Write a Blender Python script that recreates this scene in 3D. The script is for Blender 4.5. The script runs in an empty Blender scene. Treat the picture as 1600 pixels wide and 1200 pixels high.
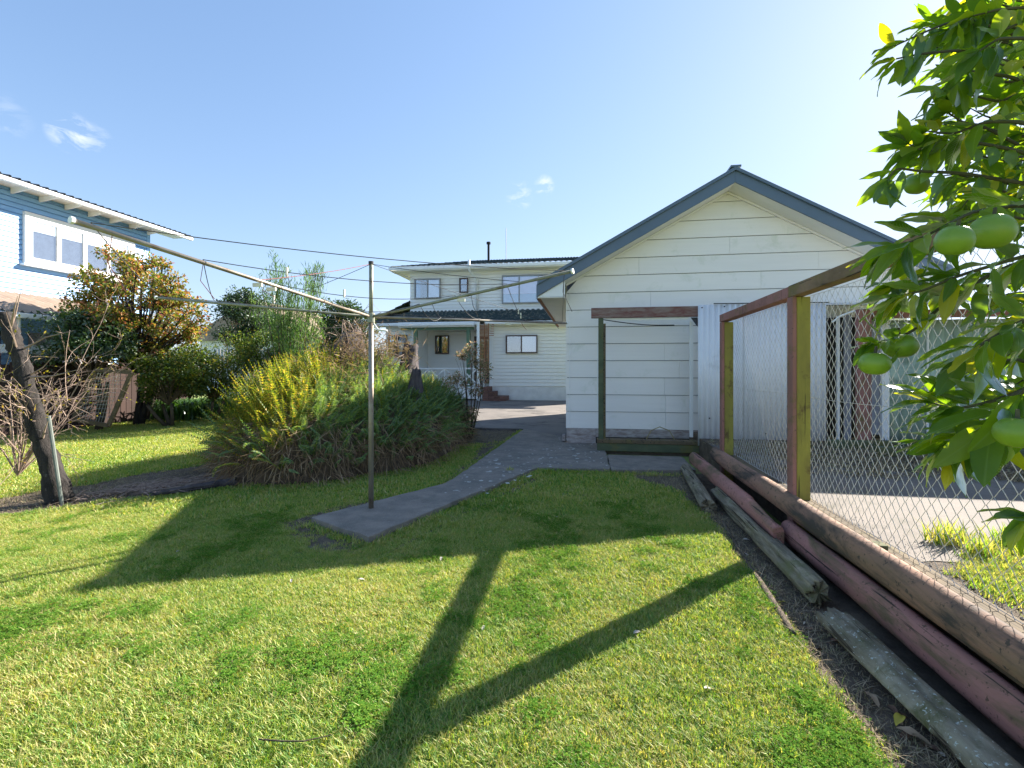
import bpy, math, random
import numpy as np
from mathutils import Vector, Matrix, Euler, noise
R=math.radians
random.seed(7); rng=np.random.default_rng(7)
sc=bpy.context.scene
C=sc.collection

# ---------------------------------------------------------------- camera, sky, sun, exposure
EYE=1.4; YAW=0.1537
cam=bpy.data.cameras.new('camera'); co=bpy.data.objects.new('camera',cam); C.objects.link(co); sc.camera=co
cam.sensor_width=36; cam.lens=36*755/1600; cam.shift_y=-25/1600
cam.clip_start=.05; cam.clip_end=3000
co.location=(0,0,EYE); co.rotation_euler=(R(90),0,YAW)
SUN_EL=R(30.4); SUN_AZ=R(44.0)          # azimuth measured from +Y towards +X
w=bpy.data.worlds.new('World'); sc.world=w; w.use_nodes=True
nt=w.node_tree; N=nt.nodes; Lk=nt.links; N.clear()
sky=N.new('ShaderNodeTexSky'); sky.sky_type='NISHITA'; sky.sun_disc=False
sky.sun_elevation=SUN_EL; sky.sun_rotation=SUN_AZ; sky.air_density=1.0; sky.dust_density=0.35; sky.ozone_density=2.2
bg=N.new('ShaderNodeBackground'); bg.inputs[1].default_value=0.107
out=N.new('ShaderNodeOutputWorld'); Lk.new(bg.outputs[0],out.inputs[0])
CLOUDS=True
tc=N.new('ShaderNodeTexCoord')
def cam_dir(px,py):
    a=(px-800)/755; b=(575-py)/755; c,s=math.cos(YAW),math.sin(YAW)
    v=Vector((a*c-s,a*s+c,b)); return v.normalized()
# soft shoulder on the sky's brightness, the same in every direction: c*1.35/(1+c/4)
dv=N.new('ShaderNodeVectorMath'); dv.operation='MULTIPLY_ADD'; Lk.new(sky.outputs[0],dv.inputs[0]); dv.inputs[1].default_value=(.22,.22,.20); dv.inputs[2].default_value=(1,1,1)
d2=N.new('ShaderNodeVectorMath'); d2.operation='DIVIDE'; Lk.new(sky.outputs[0],d2.inputs[0]); Lk.new(dv.outputs[0],d2.inputs[1])
d3=N.new('ShaderNodeVectorMath'); d3.operation='MULTIPLY'; Lk.new(d2.outputs[0],d3.inputs[0]); d3.inputs[1].default_value=(.85,.94,1.07)
cur=d3.outputs[0]
for (px,py,ang,amt) in ((110,207,1.8,1.1),(145,220,1.6,.5),(4,180,2.0,.25),(850,290,1.3,1.0),(812,305,1.8,.7)):
    d=cam_dir(px,py)
    dp=N.new('ShaderNodeVectorMath'); dp.operation='DOT_PRODUCT'; Lk.new(tc.outputs['Generated'],dp.inputs[0]); dp.inputs[1].default_value=d
    mr=N.new('ShaderNodeMapRange'); mr.interpolation_type='SMOOTHSTEP'; Lk.new(dp.outputs['Value'],mr.inputs[0])
    mr.inputs[1].default_value=math.cos(R(ang)); mr.inputs[2].default_value=1.0
    nz=N.new('ShaderNodeTexNoise'); nz.inputs['Scale'].default_value=22; nz.inputs['Detail'].default_value=7; nz.inputs['Roughness'].default_value=.6; nz.inputs['Distortion'].default_value=.6
    mp=N.new('ShaderNodeMapping'); mp.inputs['Scale'].default_value=(1,1,2.2); Lk.new(tc.outputs['Generated'],mp.inputs[0]); Lk.new(mp.outputs[0],nz.inputs[0])
    m2=N.new('ShaderNodeMapRange'); Lk.new(nz.outputs[0],m2.inputs[0]); m2.inputs[1].default_value=.50; m2.inputs[2].default_value=.72
    mu=N.new('ShaderNodeMath'); mu.operation='MULTIPLY'; Lk.new(mr.outputs[0],mu.inputs[0]); Lk.new(m2.outputs[0],mu.inputs[1])
    m3=N.new('ShaderNodeMath'); m3.operation='MULTIPLY'; m3.use_clamp=True; Lk.new(mu.outputs[0],m3.inputs[0]); m3.inputs[1].default_value=amt
    mx=N.new('ShaderNodeMix'); mx.data_type='RGBA'; Lk.new(m3.outputs[0],mx.inputs['Factor']); Lk.new(cur,mx.inputs['A']); mx.inputs['B'].default_value=(2.5,2.7,3.0,1)
    cur=mx.outputs['Result']
Lk.new(cur,bg.inputs[0])
sl=bpy.data.lights.new('sun','SUN'); sl.energy=4.4; sl.angle=R(.53); sl.color=(1,.93,.82)
so=bpy.data.objects.new('sun',sl); C.objects.link(so)
sd=Vector((math.cos(SUN_EL)*math.sin(SUN_AZ),math.cos(SUN_EL)*math.cos(SUN_AZ),math.sin(SUN_EL)))
so.rotation_euler=sd.to_track_quat('Z','Y').to_euler(); so.location=(6,6,20)
sc.view_settings.view_transform='Standard'; sc.view_settings.look='None'; sc.view_settings.gamma=1
sc.view_settings.exposure=2.0
sc.render.engine='CYCLES'
sc.cycles.max_bounces=8; sc.cycles.diffuse_bounces=6; sc.cycles.transparent_max_bounces=8

# ---------------------------------------------------------------- helpers
_c,_s=math.cos(YAW),math.sin(YAW)
def ray(px,py):
    a=(px-800)/755; return Vector((a*_c-_s,a*_s+_c,(575-py)/755))
def W(px,py,d): return Vector((0,0,EYE))+ray(px,py)*d        # a point seen at px,py at distance d (metres)
def G(px,py,z=0): return W(px,py,(EYE-z)*755/(py-575))
def woff(o):
    v=Vector((0,0,0))
    while o is not None: v=v+Vector(o.location); o=o.parent
    return v
def tag(o,label=None,cat=None,group=None,kind=None):
    if label: o['label']=label
    if cat: o['category']=cat
    if group: o['group']=group
    if kind: o['kind']=kind
    return o
def thing(name,label,cat,loc,group=None):
    o=bpy.data.objects.new(name,None); C.objects.link(o); o.location=loc; o.empty_display_size=.1
    return tag(o,label,cat,group)
def link_mesh(name,me,m,parent=None,off=None,smooth=False):
    if m is not None: me.materials.append(m)
    o=bpy.data.objects.new(name,me); C.objects.link(o)
    if smooth:
        me.polygons.foreach_set('use_smooth',[True]*len(me.polygons))
    if parent is not None: o.parent=parent
    return o
class MB:
    def __init__(s): s.v=[]; s.f=[]
    def add(s,vs,fs):
        n=len(s.v); s.v+= [Vector(v) for v in vs]; s.f+=[tuple(i+n for i in f) for f in fs]; return s
    def box(s,x0,x1,y0,y1,z0,z1):
        vs=[(x,y,z) for z in (z0,z1) for y in (y0,y1) for x in (x0,x1)]
        return s.add(vs,[(0,2,3,1),(4,5,7,6),(0,1,5,4),(2,6,7,3),(0,4,6,2),(1,3,7,5)])
    def beam(s,a,b,w_,h_,up=(0,0,1)):
        a=Vector(a); b=Vector(b); d=(b-a).normalized(); u=Vector(up)
        if abs(d.dot(u))>.98: u=Vector((0,1,0))
        sd_=d.cross(u).normalized(); u=sd_.cross(d).normalized()
        vs=[p+sd_*(i*w_/2)+u*(j*h_/2) for p in (a,b) for (i,j) in ((-1,-1),(1,-1),(1,1),(-1,1))]
        return s.add(vs,[(3,2,1,0),(4,5,6,7),(0,1,5,4),(1,2,6,5),(2,3,7,6),(3,0,4,7)])
    def tube(s,pts,r,n=6,cap=True):
        pts=[Vector(p) for p in pts]; m=len(pts)
        rs=r if isinstance(r,(list,tuple)) else [r]*m
        base=len(s.v); ref=Vector((0,0,1)); prev=None
        for i,p in enumerate(pts):
            t=(pts[min(i+1,m-1)]-pts[max(i-1,0)]).normalized()
            if prev is None:
                u=t.cross(ref)
                if u.length<.05: u=t.cross(Vector((1,0,0)))
                u.normalize()
            else:
                u=(prev-t*prev.dot(t)).normalized()
            prev=u; v_=t.cross(u)
            for k in range(n):
                a=2*math.pi*k/n; s.v.append(p+(u*math.cos(a)+v_*math.sin(a))*rs[i])
        for i in range(m-1):
            for k in range(n):
                a=base+i*n+k; b=base+i*n+(k+1)%n; s.f.append((a,a+n,b+n,b))
        if cap:
            s.f.append(tuple(base+k for k in range(n))); s.f.append(tuple(base+(m-1)*n+k for k in reversed(range(n))))
        return s
    def prism(s,poly,axis,a,b):
        # poly: 2D points; axis the extrusion axis
        def P(p,t):
            if axis=='y': return (p[0],t,p[1])
            if axis=='x': return (t,p[0],p[1])
            return (p[0],p[1],t)
        n=len(poly); vs=[P(p,a) for p in poly]+[P(p,b) for p in poly]
        fs=[tuple(range(n)),tuple(reversed(range(n,2*n)))]+[(i,i+n,(i+1)%n+n,(i+1)%n) for i in range(n)]
        return s.add(vs,fs)
    def build(s,name,m,parent=None,smooth=False,bevel=0):
        vs=s.v
        if parent is not None: o_=woff(parent)
        else:
            o_=Vector(((min(v.x for v in vs)+max(v.x for v in vs))/2,(min(v.y for v in vs)+max(v.y for v in vs))/2,min(v.z for v in vs)))
        me=bpy.data.meshes.new(name); me.from_pydata([v-o_ for v in vs],[],s.f); me.update()
        o=link_mesh(name,me,m,parent,smooth=smooth)
        if parent is None: o.location=o_
        if bevel:
            b=o.modifiers.new('bevel','BEVEL'); b.width=bevel; b.segments=2; b.limit_method='ANGLE'
        return o
def bx(name,m,parent,x0,x1,y0,y1,z0,z1,bevel=0): return MB().box(x0,x1,y0,y1,z0,z1).build(name,m,parent,bevel=bevel)
def np_mesh(name,V,F,m,parent=None,smooth=False):
    """V (n,3), F (k,3|4) ints, world coordinates"""
    V=np.asarray(V,dtype=np.float64)
    o_=np.array(woff(parent)) if parent is not None else np.array([V[:,0].mean(),V[:,1].mean(),V[:,2].min()])
    me=bpy.data.meshes.new(name); n=len(V); k=len(F); q=F.shape[1]
    me.vertices.add(n); me.vertices.foreach_set('co',(V-o_).astype(np.float32).ravel())
    me.loops.add(k*q); me.loops.foreach_set('vertex_index',F.astype(np.int32).ravel())
    me.polygons.add(k); me.polygons.foreach_set('loop_start',np.arange(0,k*q,q,dtype=np.int32))
    me.update(calc_edges=True)
    if smooth: me.polygons.foreach_set('use_smooth',np.ones(k,dtype=bool))
    o=link_mesh(name,me,m,parent)
    if parent is None: o.location=o_
    return o
# ---------------------------------------------------------------- materials
def new_mat(name):
    m=bpy.data.materials.new(name); m.use_nodes=True; nt=m.node_tree; nt.nodes.clear()
    o=nt.nodes.new('ShaderNodeOutputMaterial'); return m,nt,o
def ramp(nt,fac,stops):
    r=nt.nodes.new('ShaderNodeValToRGB'); e=r.color_ramp.elements
    while len(e)<len(stops): e.new(.5)
    for i,(p,c) in enumerate(stops): e[i].position=p; e[i].color=(*c,1)
    nt.links.new(fac,r.inputs[0]); return r.outputs[0]
def noise_n(nt,co_,scale,detail=5,rough=.6,dist=0,vscale=(1,1,1)):
    if vscale!=(1,1,1):
        mp=nt.nodes.new('ShaderNodeMapping'); mp.inputs['Scale'].default_value=vscale; nt.links.new(co_,mp.inputs[0]); co_=mp.outputs[0]
    n=nt.nodes.new('ShaderNodeTexNoise'); n.inputs['Scale'].default_value=scale; n.inputs['Detail'].default_value=detail
    n.inputs['Roughness'].default_value=rough; n.inputs['Distortion'].default_value=dist; nt.links.new(co_,n.inputs[0]); return n.outputs[0]
def mixc(nt,f,a,b,blend='MIX'):
    m=nt.nodes.new('ShaderNodeMix'); m.data_type='RGBA'; m.blend_type=blend
    for s_,k in ((f,'Factor'),(a,'A'),(b,'B')):
        if isinstance(s_,(int,float)): m.inputs[k].default_value=s_
        elif isinstance(s_,tuple): m.inputs[k].default_value=(*s_,1)
        else: nt.links.new(s_,m.inputs[k])
    return m.outputs['Result']
def co_obj(nt,offset=True):
    t=nt.nodes.new('ShaderNodeTexCoord'); c=t.outputs['Object']
    if offset:
        oi=nt.nodes.new('ShaderNodeObjectInfo'); sc_=nt.nodes.new('ShaderNodeVectorMath'); sc_.operation='SCALE'
        nt.links.new(oi.outputs['Location'],sc_.inputs[0]); sc_.inputs['Scale'].default_value=1.37
        cmb=nt.nodes.new('ShaderNodeMath'); cmb.operation='MULTIPLY'; nt.links.new(oi.outputs['Random'],cmb.inputs[0]); cmb.inputs[1].default_value=37.0
        ad=nt.nodes.new('ShaderNodeVectorMath'); ad.operation='ADD'; nt.links.new(c,ad.inputs[0]); nt.links.new(cmb.outputs[0],ad.inputs[1]); c=ad.outputs[0]
    return c
def pmat(name,c1,c2=None,scale=6,rough=.7,bump=.2,bscale=None,vs=(1,1,1),dirt=None,dscale=2.2,dlo=.52,dhi=.66,metal=0,spec=.4,dist=.0,bdist=.004,fine=None,island=0,dvs=(1,1,1),crack=None):
    m,nt,o=new_mat(name); b=nt.nodes.new('ShaderNodeBsdfPrincipled'); nt.links.new(b.outputs[0],o.inputs[0])
    c=co_obj(nt); c2=c2 or tuple(x*.75 for x in c1)
    n=noise_n(nt,c,scale,6,.62,dist,vs)
    col=ramp(nt,n,[(.34,c1),(.66,c2)])
    if island:
        g=nt.nodes.new('ShaderNodeNewGeometry'); oi=nt.nodes.new('ShaderNodeObjectInfo')
        src=oi.outputs['Random']
        mr=nt.nodes.new('ShaderNodeMapRange'); nt.links.new(src,mr.inputs[0]); mr.inputs[3].default_value=1-island; mr.inputs[4].default_value=1+island*.4
        col=mixc(nt,1.0,col,mr.outputs[0],'MULTIPLY')
    if dirt:
        dn=noise_n(nt,c,dscale,7,.68,.4,dvs); mr=nt.nodes.new('ShaderNodeMapRange'); nt.links.new(dn,mr.inputs[0]); mr.inputs[1].default_value=dlo; mr.inputs[2].default_value=dhi
        col=mixc(nt,mr.outputs[0],col,dirt)
    if fine:
        fn=noise_n(nt,c,fine[0],3,.7); mr=nt.nodes.new('ShaderNodeMapRange'); nt.links.new(fn,mr.inputs[0]); mr.inputs[1].default_value=fine[1]; mr.inputs[2].default_value=fine[1]+.06
        col=mixc(nt,mr.outputs[0],col,fine[2])
    if crack:
        cn=noise_n(nt,c,crack[0],4,.6,.15,crack[1]); mr=nt.nodes.new('ShaderNodeMapRange'); nt.links.new(cn,mr.inputs[0]); mr.inputs[1].default_value=crack[2]; mr.inputs[2].default_value=crack[2]+.035
        col=mixc(nt,mr.outputs[0],col,crack[3])
    nt.links.new(col,b.inputs['Base Color']); b.inputs['Roughness'].default_value=rough; b.inputs['Metallic'].default_value=metal
    b.inputs['Specular IOR Level'].default_value=spec
    if bump:
        bn=noise_n(nt,c,bscale or scale*5,6,.7,0,vs); bp=nt.nodes.new('ShaderNodeBump'); bp.inputs['Strength'].default_value=bump; bp.inputs['Distance'].default_value=bdist
        nt.links.new(bn,bp.inputs['Height']); nt.links.new(bp.outputs[0],b.inputs['Normal'])
    return m
def leafmat(name,stops,trans=.4,rough=.45,gloss=.06,tmul=(1.6,1.7,.6),per_obj=False):
    m,nt,o=new_mat(name)
    g=nt.nodes.new('ShaderNodeNewGeometry'); oi=nt.nodes.new('ShaderNodeObjectInfo')
    if per_obj: src=oi.outputs['Random']
    else: src=g.outputs['Random Per Island']
    col=ramp(nt,src,stops)
    t=nt.nodes.new('ShaderNodeTexCoord'); n=noise_n(nt,t.outputs['Object'],1.7,3)
    mr=nt.nodes.new('ShaderNodeMapRange'); nt.links.new(n,mr.inputs[0]); mr.inputs[1].default_value=.3; mr.inputs[2].default_value=.7; mr.inputs[3].default_value=.65; mr.inputs[4].default_value=1.3
    col=mixc(nt,1.0,col,mr.outputs[0],'MULTIPLY')
    d=nt.nodes.new('ShaderNodeBsdfDiffuse'); nt.links.new(col,d.inputs[0])
    tr=nt.nodes.new('ShaderNodeBsdfTranslucent'); tcol=mixc(nt,1.0,col,tmul,'MULTIPLY'); nt.links.new(tcol,tr.inputs[0])
    mx=nt.nodes.new('ShaderNodeMixShader'); mx.inputs[0].default_value=trans; nt.links.new(d.outputs[0],mx.inputs[1]); nt.links.new(tr.outputs[0],mx.inputs[2])
    gl=nt.nodes.new('ShaderNodeBsdfGlossy'); gl.inputs['Roughness'].default_value=rough; gl.inputs[0].default_value=(.9,.95,1,1)
    m2=nt.nodes.new('ShaderNodeMixShader'); m2.inputs[0].default_value=gloss; nt.links.new(mx.outputs[0],m2.inputs[1]); nt.links.new(gl.outputs[0],m2.inputs[2])
    nt.links.new(m2.outputs[0],o.inputs[0]); return m
M={}
M['ground']=pmat('ground_turf',(.22,.27,.07),(.16,.22,.05),scale=1.6,rough=.95,bump=.6,bscale=60,dirt=(.13,.105,.05),dscale=1.1,bdist=.01)
M['soil']=pmat('soil',(.17,.13,.095),(.085,.065,.047),scale=7,rough=.95,bump=1,bscale=45,bdist=.03,fine=(90,.60,(.16,.12,.08)))
M['asphalt']=pmat('dark_concrete',(.25,.212,.175),(.16,.138,.115),scale=5,rough=.85,bump=.5,bscale=160,bdist=.004,fine=(190,.60,(.34,.34,.33)),dirt=(.13,.12,.10),dscale=3.4,dlo=.50,dhi=.68)
M['drive']=pmat('driveway_concrete',(.20,.175,.155),(.135,.12,.11),scale=1.5,rough=.85,bump=.5,bscale=120,fine=(150,.62,(.25,.22,.19)),dirt=(.06,.055,.05),dscale=1.0)
M['yardc']=pmat('yard_concrete',(.19,.16,.135),(.13,.11,.095),scale=2,rough=.88,bump=.6,bscale=120,fine=(140,.6,(.28,.24,.2)),dirt=(.085,.075,.05),dscale=1.4)
M['board']=pmat('cream_board_paint',(.88,.84,.79),(.85,.81,.76),scale=1.2,rough=.5,bump=.35,bscale=9,vs=(1,1,16),dirt=(.70,.70,.60),dscale=2.5,dlo=.57,dhi=.75,island=.035)
M['white']=pmat('white_paint',(.84,.84,.82),(.78,.78,.76),scale=2,rough=.45,bump=.1,dirt=(.5,.48,.42),dscale=3,dlo=.6,dhi=.8)
M['offwhite']=pmat('house_white',(.85,.83,.78),(.80,.785,.74),scale=1,rough=.5,bump=.1)
M['plaster']=pmat('white_plaster',(.78,.76,.72),(.66,.64,.60),scale=3,rough=.8,bump=.5,bscale=40)
M['slate']=pmat('slate_blue_paint',(.115,.16,.22),(.10,.145,.20),scale=2,rough=.35,bump=.05,dirt=(.13,.16,.2),dlo=.62,dhi=.8)
M['soffit']=pmat('soffit_paint',(.82,.79,.72),(.76,.74,.68),scale=2,rough=.6,bump=.05)
M['found']=pmat('peeling_plinth',(.50,.45,.42),(.26,.20,.18),scale=7,rough=.85,bump=.8,bscale=18,vs=(1,1,3),dist=.6)
M['redpeel']=pmat('peeling_red_timber',(.17,.065,.055),(.26,.20,.17),scale=16,rough=.85,bump=.8,bscale=24,vs=(.35,1,1.6),dist=.4,bdist=.006)
M['mossbeam']=pmat('green_stained_timber',(.11,.13,.07),(.07,.085,.05),scale=6,rough=.9,bump=.5,vs=(.4,1,1),dirt=(.15,.13,.04))
M['corr']=pmat('corrugated_white',(.78,.78,.80),(.72,.72,.74),scale=1.6,rough=.4,bump=.05,dirt=(.42,.42,.42),dscale=2,dlo=.58,dhi=.85)
M['greencorr']=pmat('green_fibreglass',(.40,.52,.43),(.33,.44,.37),scale=2,rough=.4,bump=.05,dirt=(.18,.25,.19),dscale=2)
M['postred']=pmat('faded_pink_timber',(.34,.155,.135),(.25,.12,.095),scale=5,rough=.85,bump=.6,bscale=30,vs=(1,1,.25),dirt=(.15,.12,.04),dscale=5,dlo=.52,dhi=.7,fine=(28,.63,(.10,.06,.045)),crack=(40,(1,1,.03),.63,(.05,.035,.02)))
M['postmoss']=pmat('mossy_timber',(.31,.28,.055),(.20,.17,.045),scale=6,rough=.95,bump=.7,bscale=40,vs=(1,1,.35),dirt=(.10,.055,.03),dscale=5,dlo=.55,dhi=.68,crack=(40,(1,1,.03),.63,(.05,.035,.02)))
M['railmoss']=pmat('weathered_mossy_rail',(.27,.17,.10),(.15,.10,.055),scale=7,rough=.92,bump=.8,bscale=24,vs=(1,.35,1),dirt=(.17,.15,.04),dscale=4,dlo=.48,dhi=.62,fine=(40,.64,(.20,.18,.15)),crack=(34,(1,.04,1),.60,(.04,.03,.02)))
M['pinklog']=pmat('faded_red_round_rail',(.42,.195,.165),(.30,.14,.11),scale=3.5,rough=.8,bump=.8,bscale=26,vs=(1,.25,1),dirt=(.15,.105,.055),dscale=4.5,dlo=.46,dhi=.60,fine=(38,.60,(.13,.075,.05)),dvs=(1,.3,1.5),crack=(26,(1,.035,1.6),.625,(.045,.03,.022)))
M['brownlog']=pmat('dirty_red_round_rail',(.36,.19,.135),(.22,.14,.085),scale=4,rough=.88,bump=.9,bscale=26,vs=(1,.3,1),dirt=(.07,.055,.045),dscale=4.5,dlo=.45,dhi=.60,fine=(30,.60,(.09,.065,.05)),dvs=(1,.35,1.5),crack=(26,(1,.035,1.6),.625,(.045,.03,.022)))
M['greylog']=pmat('silvered_log',(.33,.285,.20),(.09,.075,.05),scale=26,rough=.95,bump=1,bscale=30,vs=(1,.10,1),dirt=(.15,.15,.07),dscale=4,bdist=.012,fine=(60,.66,(.4,.4,.36)),crack=(34,(1,.04,1),.60,(.04,.03,.02)))
M['lichenlog']=pmat('lichened_board',(.31,.275,.20),(.12,.10,.065),scale=14,rough=.95,bump=1,bscale=26,vs=(1,.25,1),dirt=(.10,.10,.04),dscale=5,bdist=.01,fine=(48,.60,(.46,.50,.46)),crack=(34,(1,.04,1),.60,(.04,.03,.02)))
M['plank']=pmat('weathered_plank',(.16,.115,.065),(.10,.075,.045),scale=7,rough=.9,bump=.7,vs=(1,.2,1),bscale=26,dirt=(.14,.12,.04),dscale=4,crack=(34,(1,.04,1),.60,(.04,.03,.02)))
M['bark']=pmat('dark_bark',(.05,.042,.038),(.015,.013,.012),scale=16,rough=.95,bump=1,bscale=22,vs=(1,1,.35),bdist=.03,fine=(22,.66,(.16,.15,.145)))
M['twig']=pmat('pinkish_twigs',(.36,.27,.21),(.20,.14,.11),scale=10,rough=.85,bump=0)
M['stem']=pmat('brown_stem',(.10,.075,.05),(.06,.045,.03),scale=10,rough=.9,bump=.3)
M['citbark']=pmat('citrus_twig',(.09,.09,.045),(.06,.055,.035),scale=20,rough=.85,bump=.4)
M['dead']=leafmat('dead_fronds',[(0,(.34,.23,.14)),(.5,(.22,.14,.09)),(1,(.46,.35,.23))],trans=.15,gloss=0)
M['galv']=pmat('galvanised_wire',(.66,.65,.62),(.46,.45,.42),scale=30,rough=.45,bump=0,metal=.5)
M['pole']=pmat('tarnished_steel_pole',(.33,.30,.25),(.24,.20,.16),scale=9,rough=.5,bump=.15,metal=.5,vs=(1,1,.3),dirt=(.20,.13,.09),dscale=8,dlo=.5,dhi=.7)
M['poleg']=pmat('greenish_steel_arm',(.30,.31,.24),(.22,.22,.17),scale=9,rough=.5,bump=.15,metal=.4,dirt=(.16,.12,.08),dscale=8)
M['cord']=pmat('dark_cord',(.03,.03,.035),(.05,.05,.05),rough=.7,bump=0)
M['redcord']=pmat('red_cord',(.30,.08,.07),(.20,.06,.05),rough=.7,bump=0)
M['peg']=pmat('peg_plastic',(.75,.72,.62),(.6,.55,.45),rough=.5,bump=0)
M['blue']=pmat('pale_blue_weatherboard',(.25,.47,.77),(.23,.44,.74),scale=1,rough=.45,bump=.05)
M['rust']=pmat('rusty_corrugated_roof',(.34,.25,.19),(.22,.16,.12),scale=2,rough=.8,bump=.2,dirt=(.36,.28,.22),dscale=3,vs=(.3,1,1))
M['darkroof']=pmat('dark_metal_roof',(.07,.075,.085),(.05,.055,.065),rough=.5,bump=0)
M['tile']=pmat('green_black_roof_tile',(.03,.05,.047),(.018,.032,.03),scale=5,rough=.6,bump=.3,bscale=60,dirt=(.17,.165,.13),dscale=7,dlo=.52,dhi=.64)
M['greenpaint']=pmat('green_painted_post',(.12,.21,.13),(.09,.17,.10),rough=.5,bump=.05)
M['brownframe']=pmat('brown_window_frame',(.09,.055,.045),(.07,.045,.04),rough=.45,bump=0)
M['greyframe']=pmat('grey_aluminium',(.28,.29,.30),(.24,.25,.26),rough=.4,bump=0,metal=.3)
M['trellis']=pmat('trellis_timber',(.36,.17,.09),(.28,.13,.07),rough=.8,bump=.1)
M['brick']=pmat('red_brick',(.22,.11,.085),(.15,.08,.06),scale=8,rough=.85,bump=.4,island=.3)
M['palings']=pmat('red_brown_palings',(.06,.034,.028),(.04,.025,.022),scale=5,rough=.9,bump=.3,vs=(1,1,.2),island=.3)
M['palefence']=pmat('pale_palings',(.45,.40,.34),(.36,.32,.27),rough=.9,bump=.1)
M['curtain']=pmat('curtain_cloth',(.66,.64,.70),(.58,.56,.62),scale=6,rough=.9,bump=.2,vs=(6,6,.3))
M['lilac']=pmat('lilac_blind',(.60,.47,.62),(.52,.42,.56),rough=.9,bump=0)
M['bluecloth']=pmat('blue_cloth',(.13,.27,.42),(.10,.20,.33),rough=.9,bump=0)
M['greyblue']=pmat('shade_greyblue',(.11,.13,.18),(.07,.08,.12),rough=.9,bump=0)  # dark tone standing in for shade behind panes and between garage boards
M['dark']=pmat('dark_interior',(.02,.02,.02),(.014,.014,.014),rough=.9,bump=0)
M['greypanel']=pmat('grey_sheet',(.30,.30,.32),(.22,.22,.25),scale=4,rough=.6,bump=.1)
M['stump']=pmat('grey_stump',(.13,.11,.11),(.04,.033,.036),scale=12,rough=.95,bump=1,bscale=16,vs=(1,1,.25),bdist=.03)
def glass():
    m,nt,o=new_mat('window_glass'); b=nt.nodes.new('ShaderNodeBsdfGlossy'); b.inputs[0].default_value=(.9,.95,1,1); b.inputs['Roughness'].default_value=.03
    t=nt.nodes.new('ShaderNodeBsdfTransparent'); t.inputs[0].default_value=(.94,.96,.97,1)
    x=nt.nodes.new('ShaderNodeMixShader'); x.inputs[0].default_value=.22; nt.links.new(t.outputs[0],x.inputs[1]); nt.links.new(b.outputs[0],x.inputs[2]); nt.links.new(x.outputs[0],o.inputs[0]); return m
M['glass']=glass()
# foliage
M['maple']=leafmat('autumn_leaves',[(0,(.09,.15,.03)),(.45,(.20,.24,.045)),(.66,(.36,.27,.07)),(.86,(.42,.19,.10)),(1,(.32,.11,.07))],trans=.45,gloss=.02,tmul=(1.6,1.4,.7))
M['darkleaf']=leafmat('dark_green_leaves',[(0,(.025,.06,.018)),(.6,(.045,.085,.025)),(1,(.08,.12,.035))],trans=.25,gloss=.07)
M['midleaf']=leafmat('mid_green_leaves',[(0,(.05,.10,.02)),(.5,(.085,.13,.025)),(.85,(.15,.17,.035)),(1,(.26,.20,.05))],trans=.4,gloss=.03)
M['wisp']=leafmat('wispy_green_needles',[(0,(.07,.14,.05)),(.6,(.10,.19,.06)),(1,(.17,.24,.08))],trans=.4,gloss=.02)
M['fernb']=leafmat('fern_bright',[(0,(.10,.16,.03)),(.40,(.18,.24,.035)),(.75,(.34,.33,.05)),(1,(.46,.31,.09))],trans=.5,gloss=.02,tmul=(1.7,1.6,.5))
M['fernd']=leafmat('fern_dark',[(0,(.09,.16,.055)),(.55,(.15,.24,.07)),(.88,(.25,.33,.08)),(1,(.38,.38,.09))],trans=.35,gloss=.04)
M['pinkleaf']=leafmat('pink_cream_leaves',[(0,(.12,.16,.06)),(.4,(.24,.22,.10)),(.7,(.45,.26,.20)),(1,(.55,.42,.30))],trans=.4,gloss=.02,tmul=(1.2,1.2,.9))
M['strap']=leafmat('strappy_leaves',[(0,(.04,.10,.025)),(1,(.08,.16,.035))],trans=.3,gloss=.06)
M['budleaf']=leafmat('sparse_yellow_leaves',[(0,(.12,.13,.03)),(.7,(.26,.22,.04)),(1,(.40,.24,.04))],trans=.4,gloss=.0)
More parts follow.
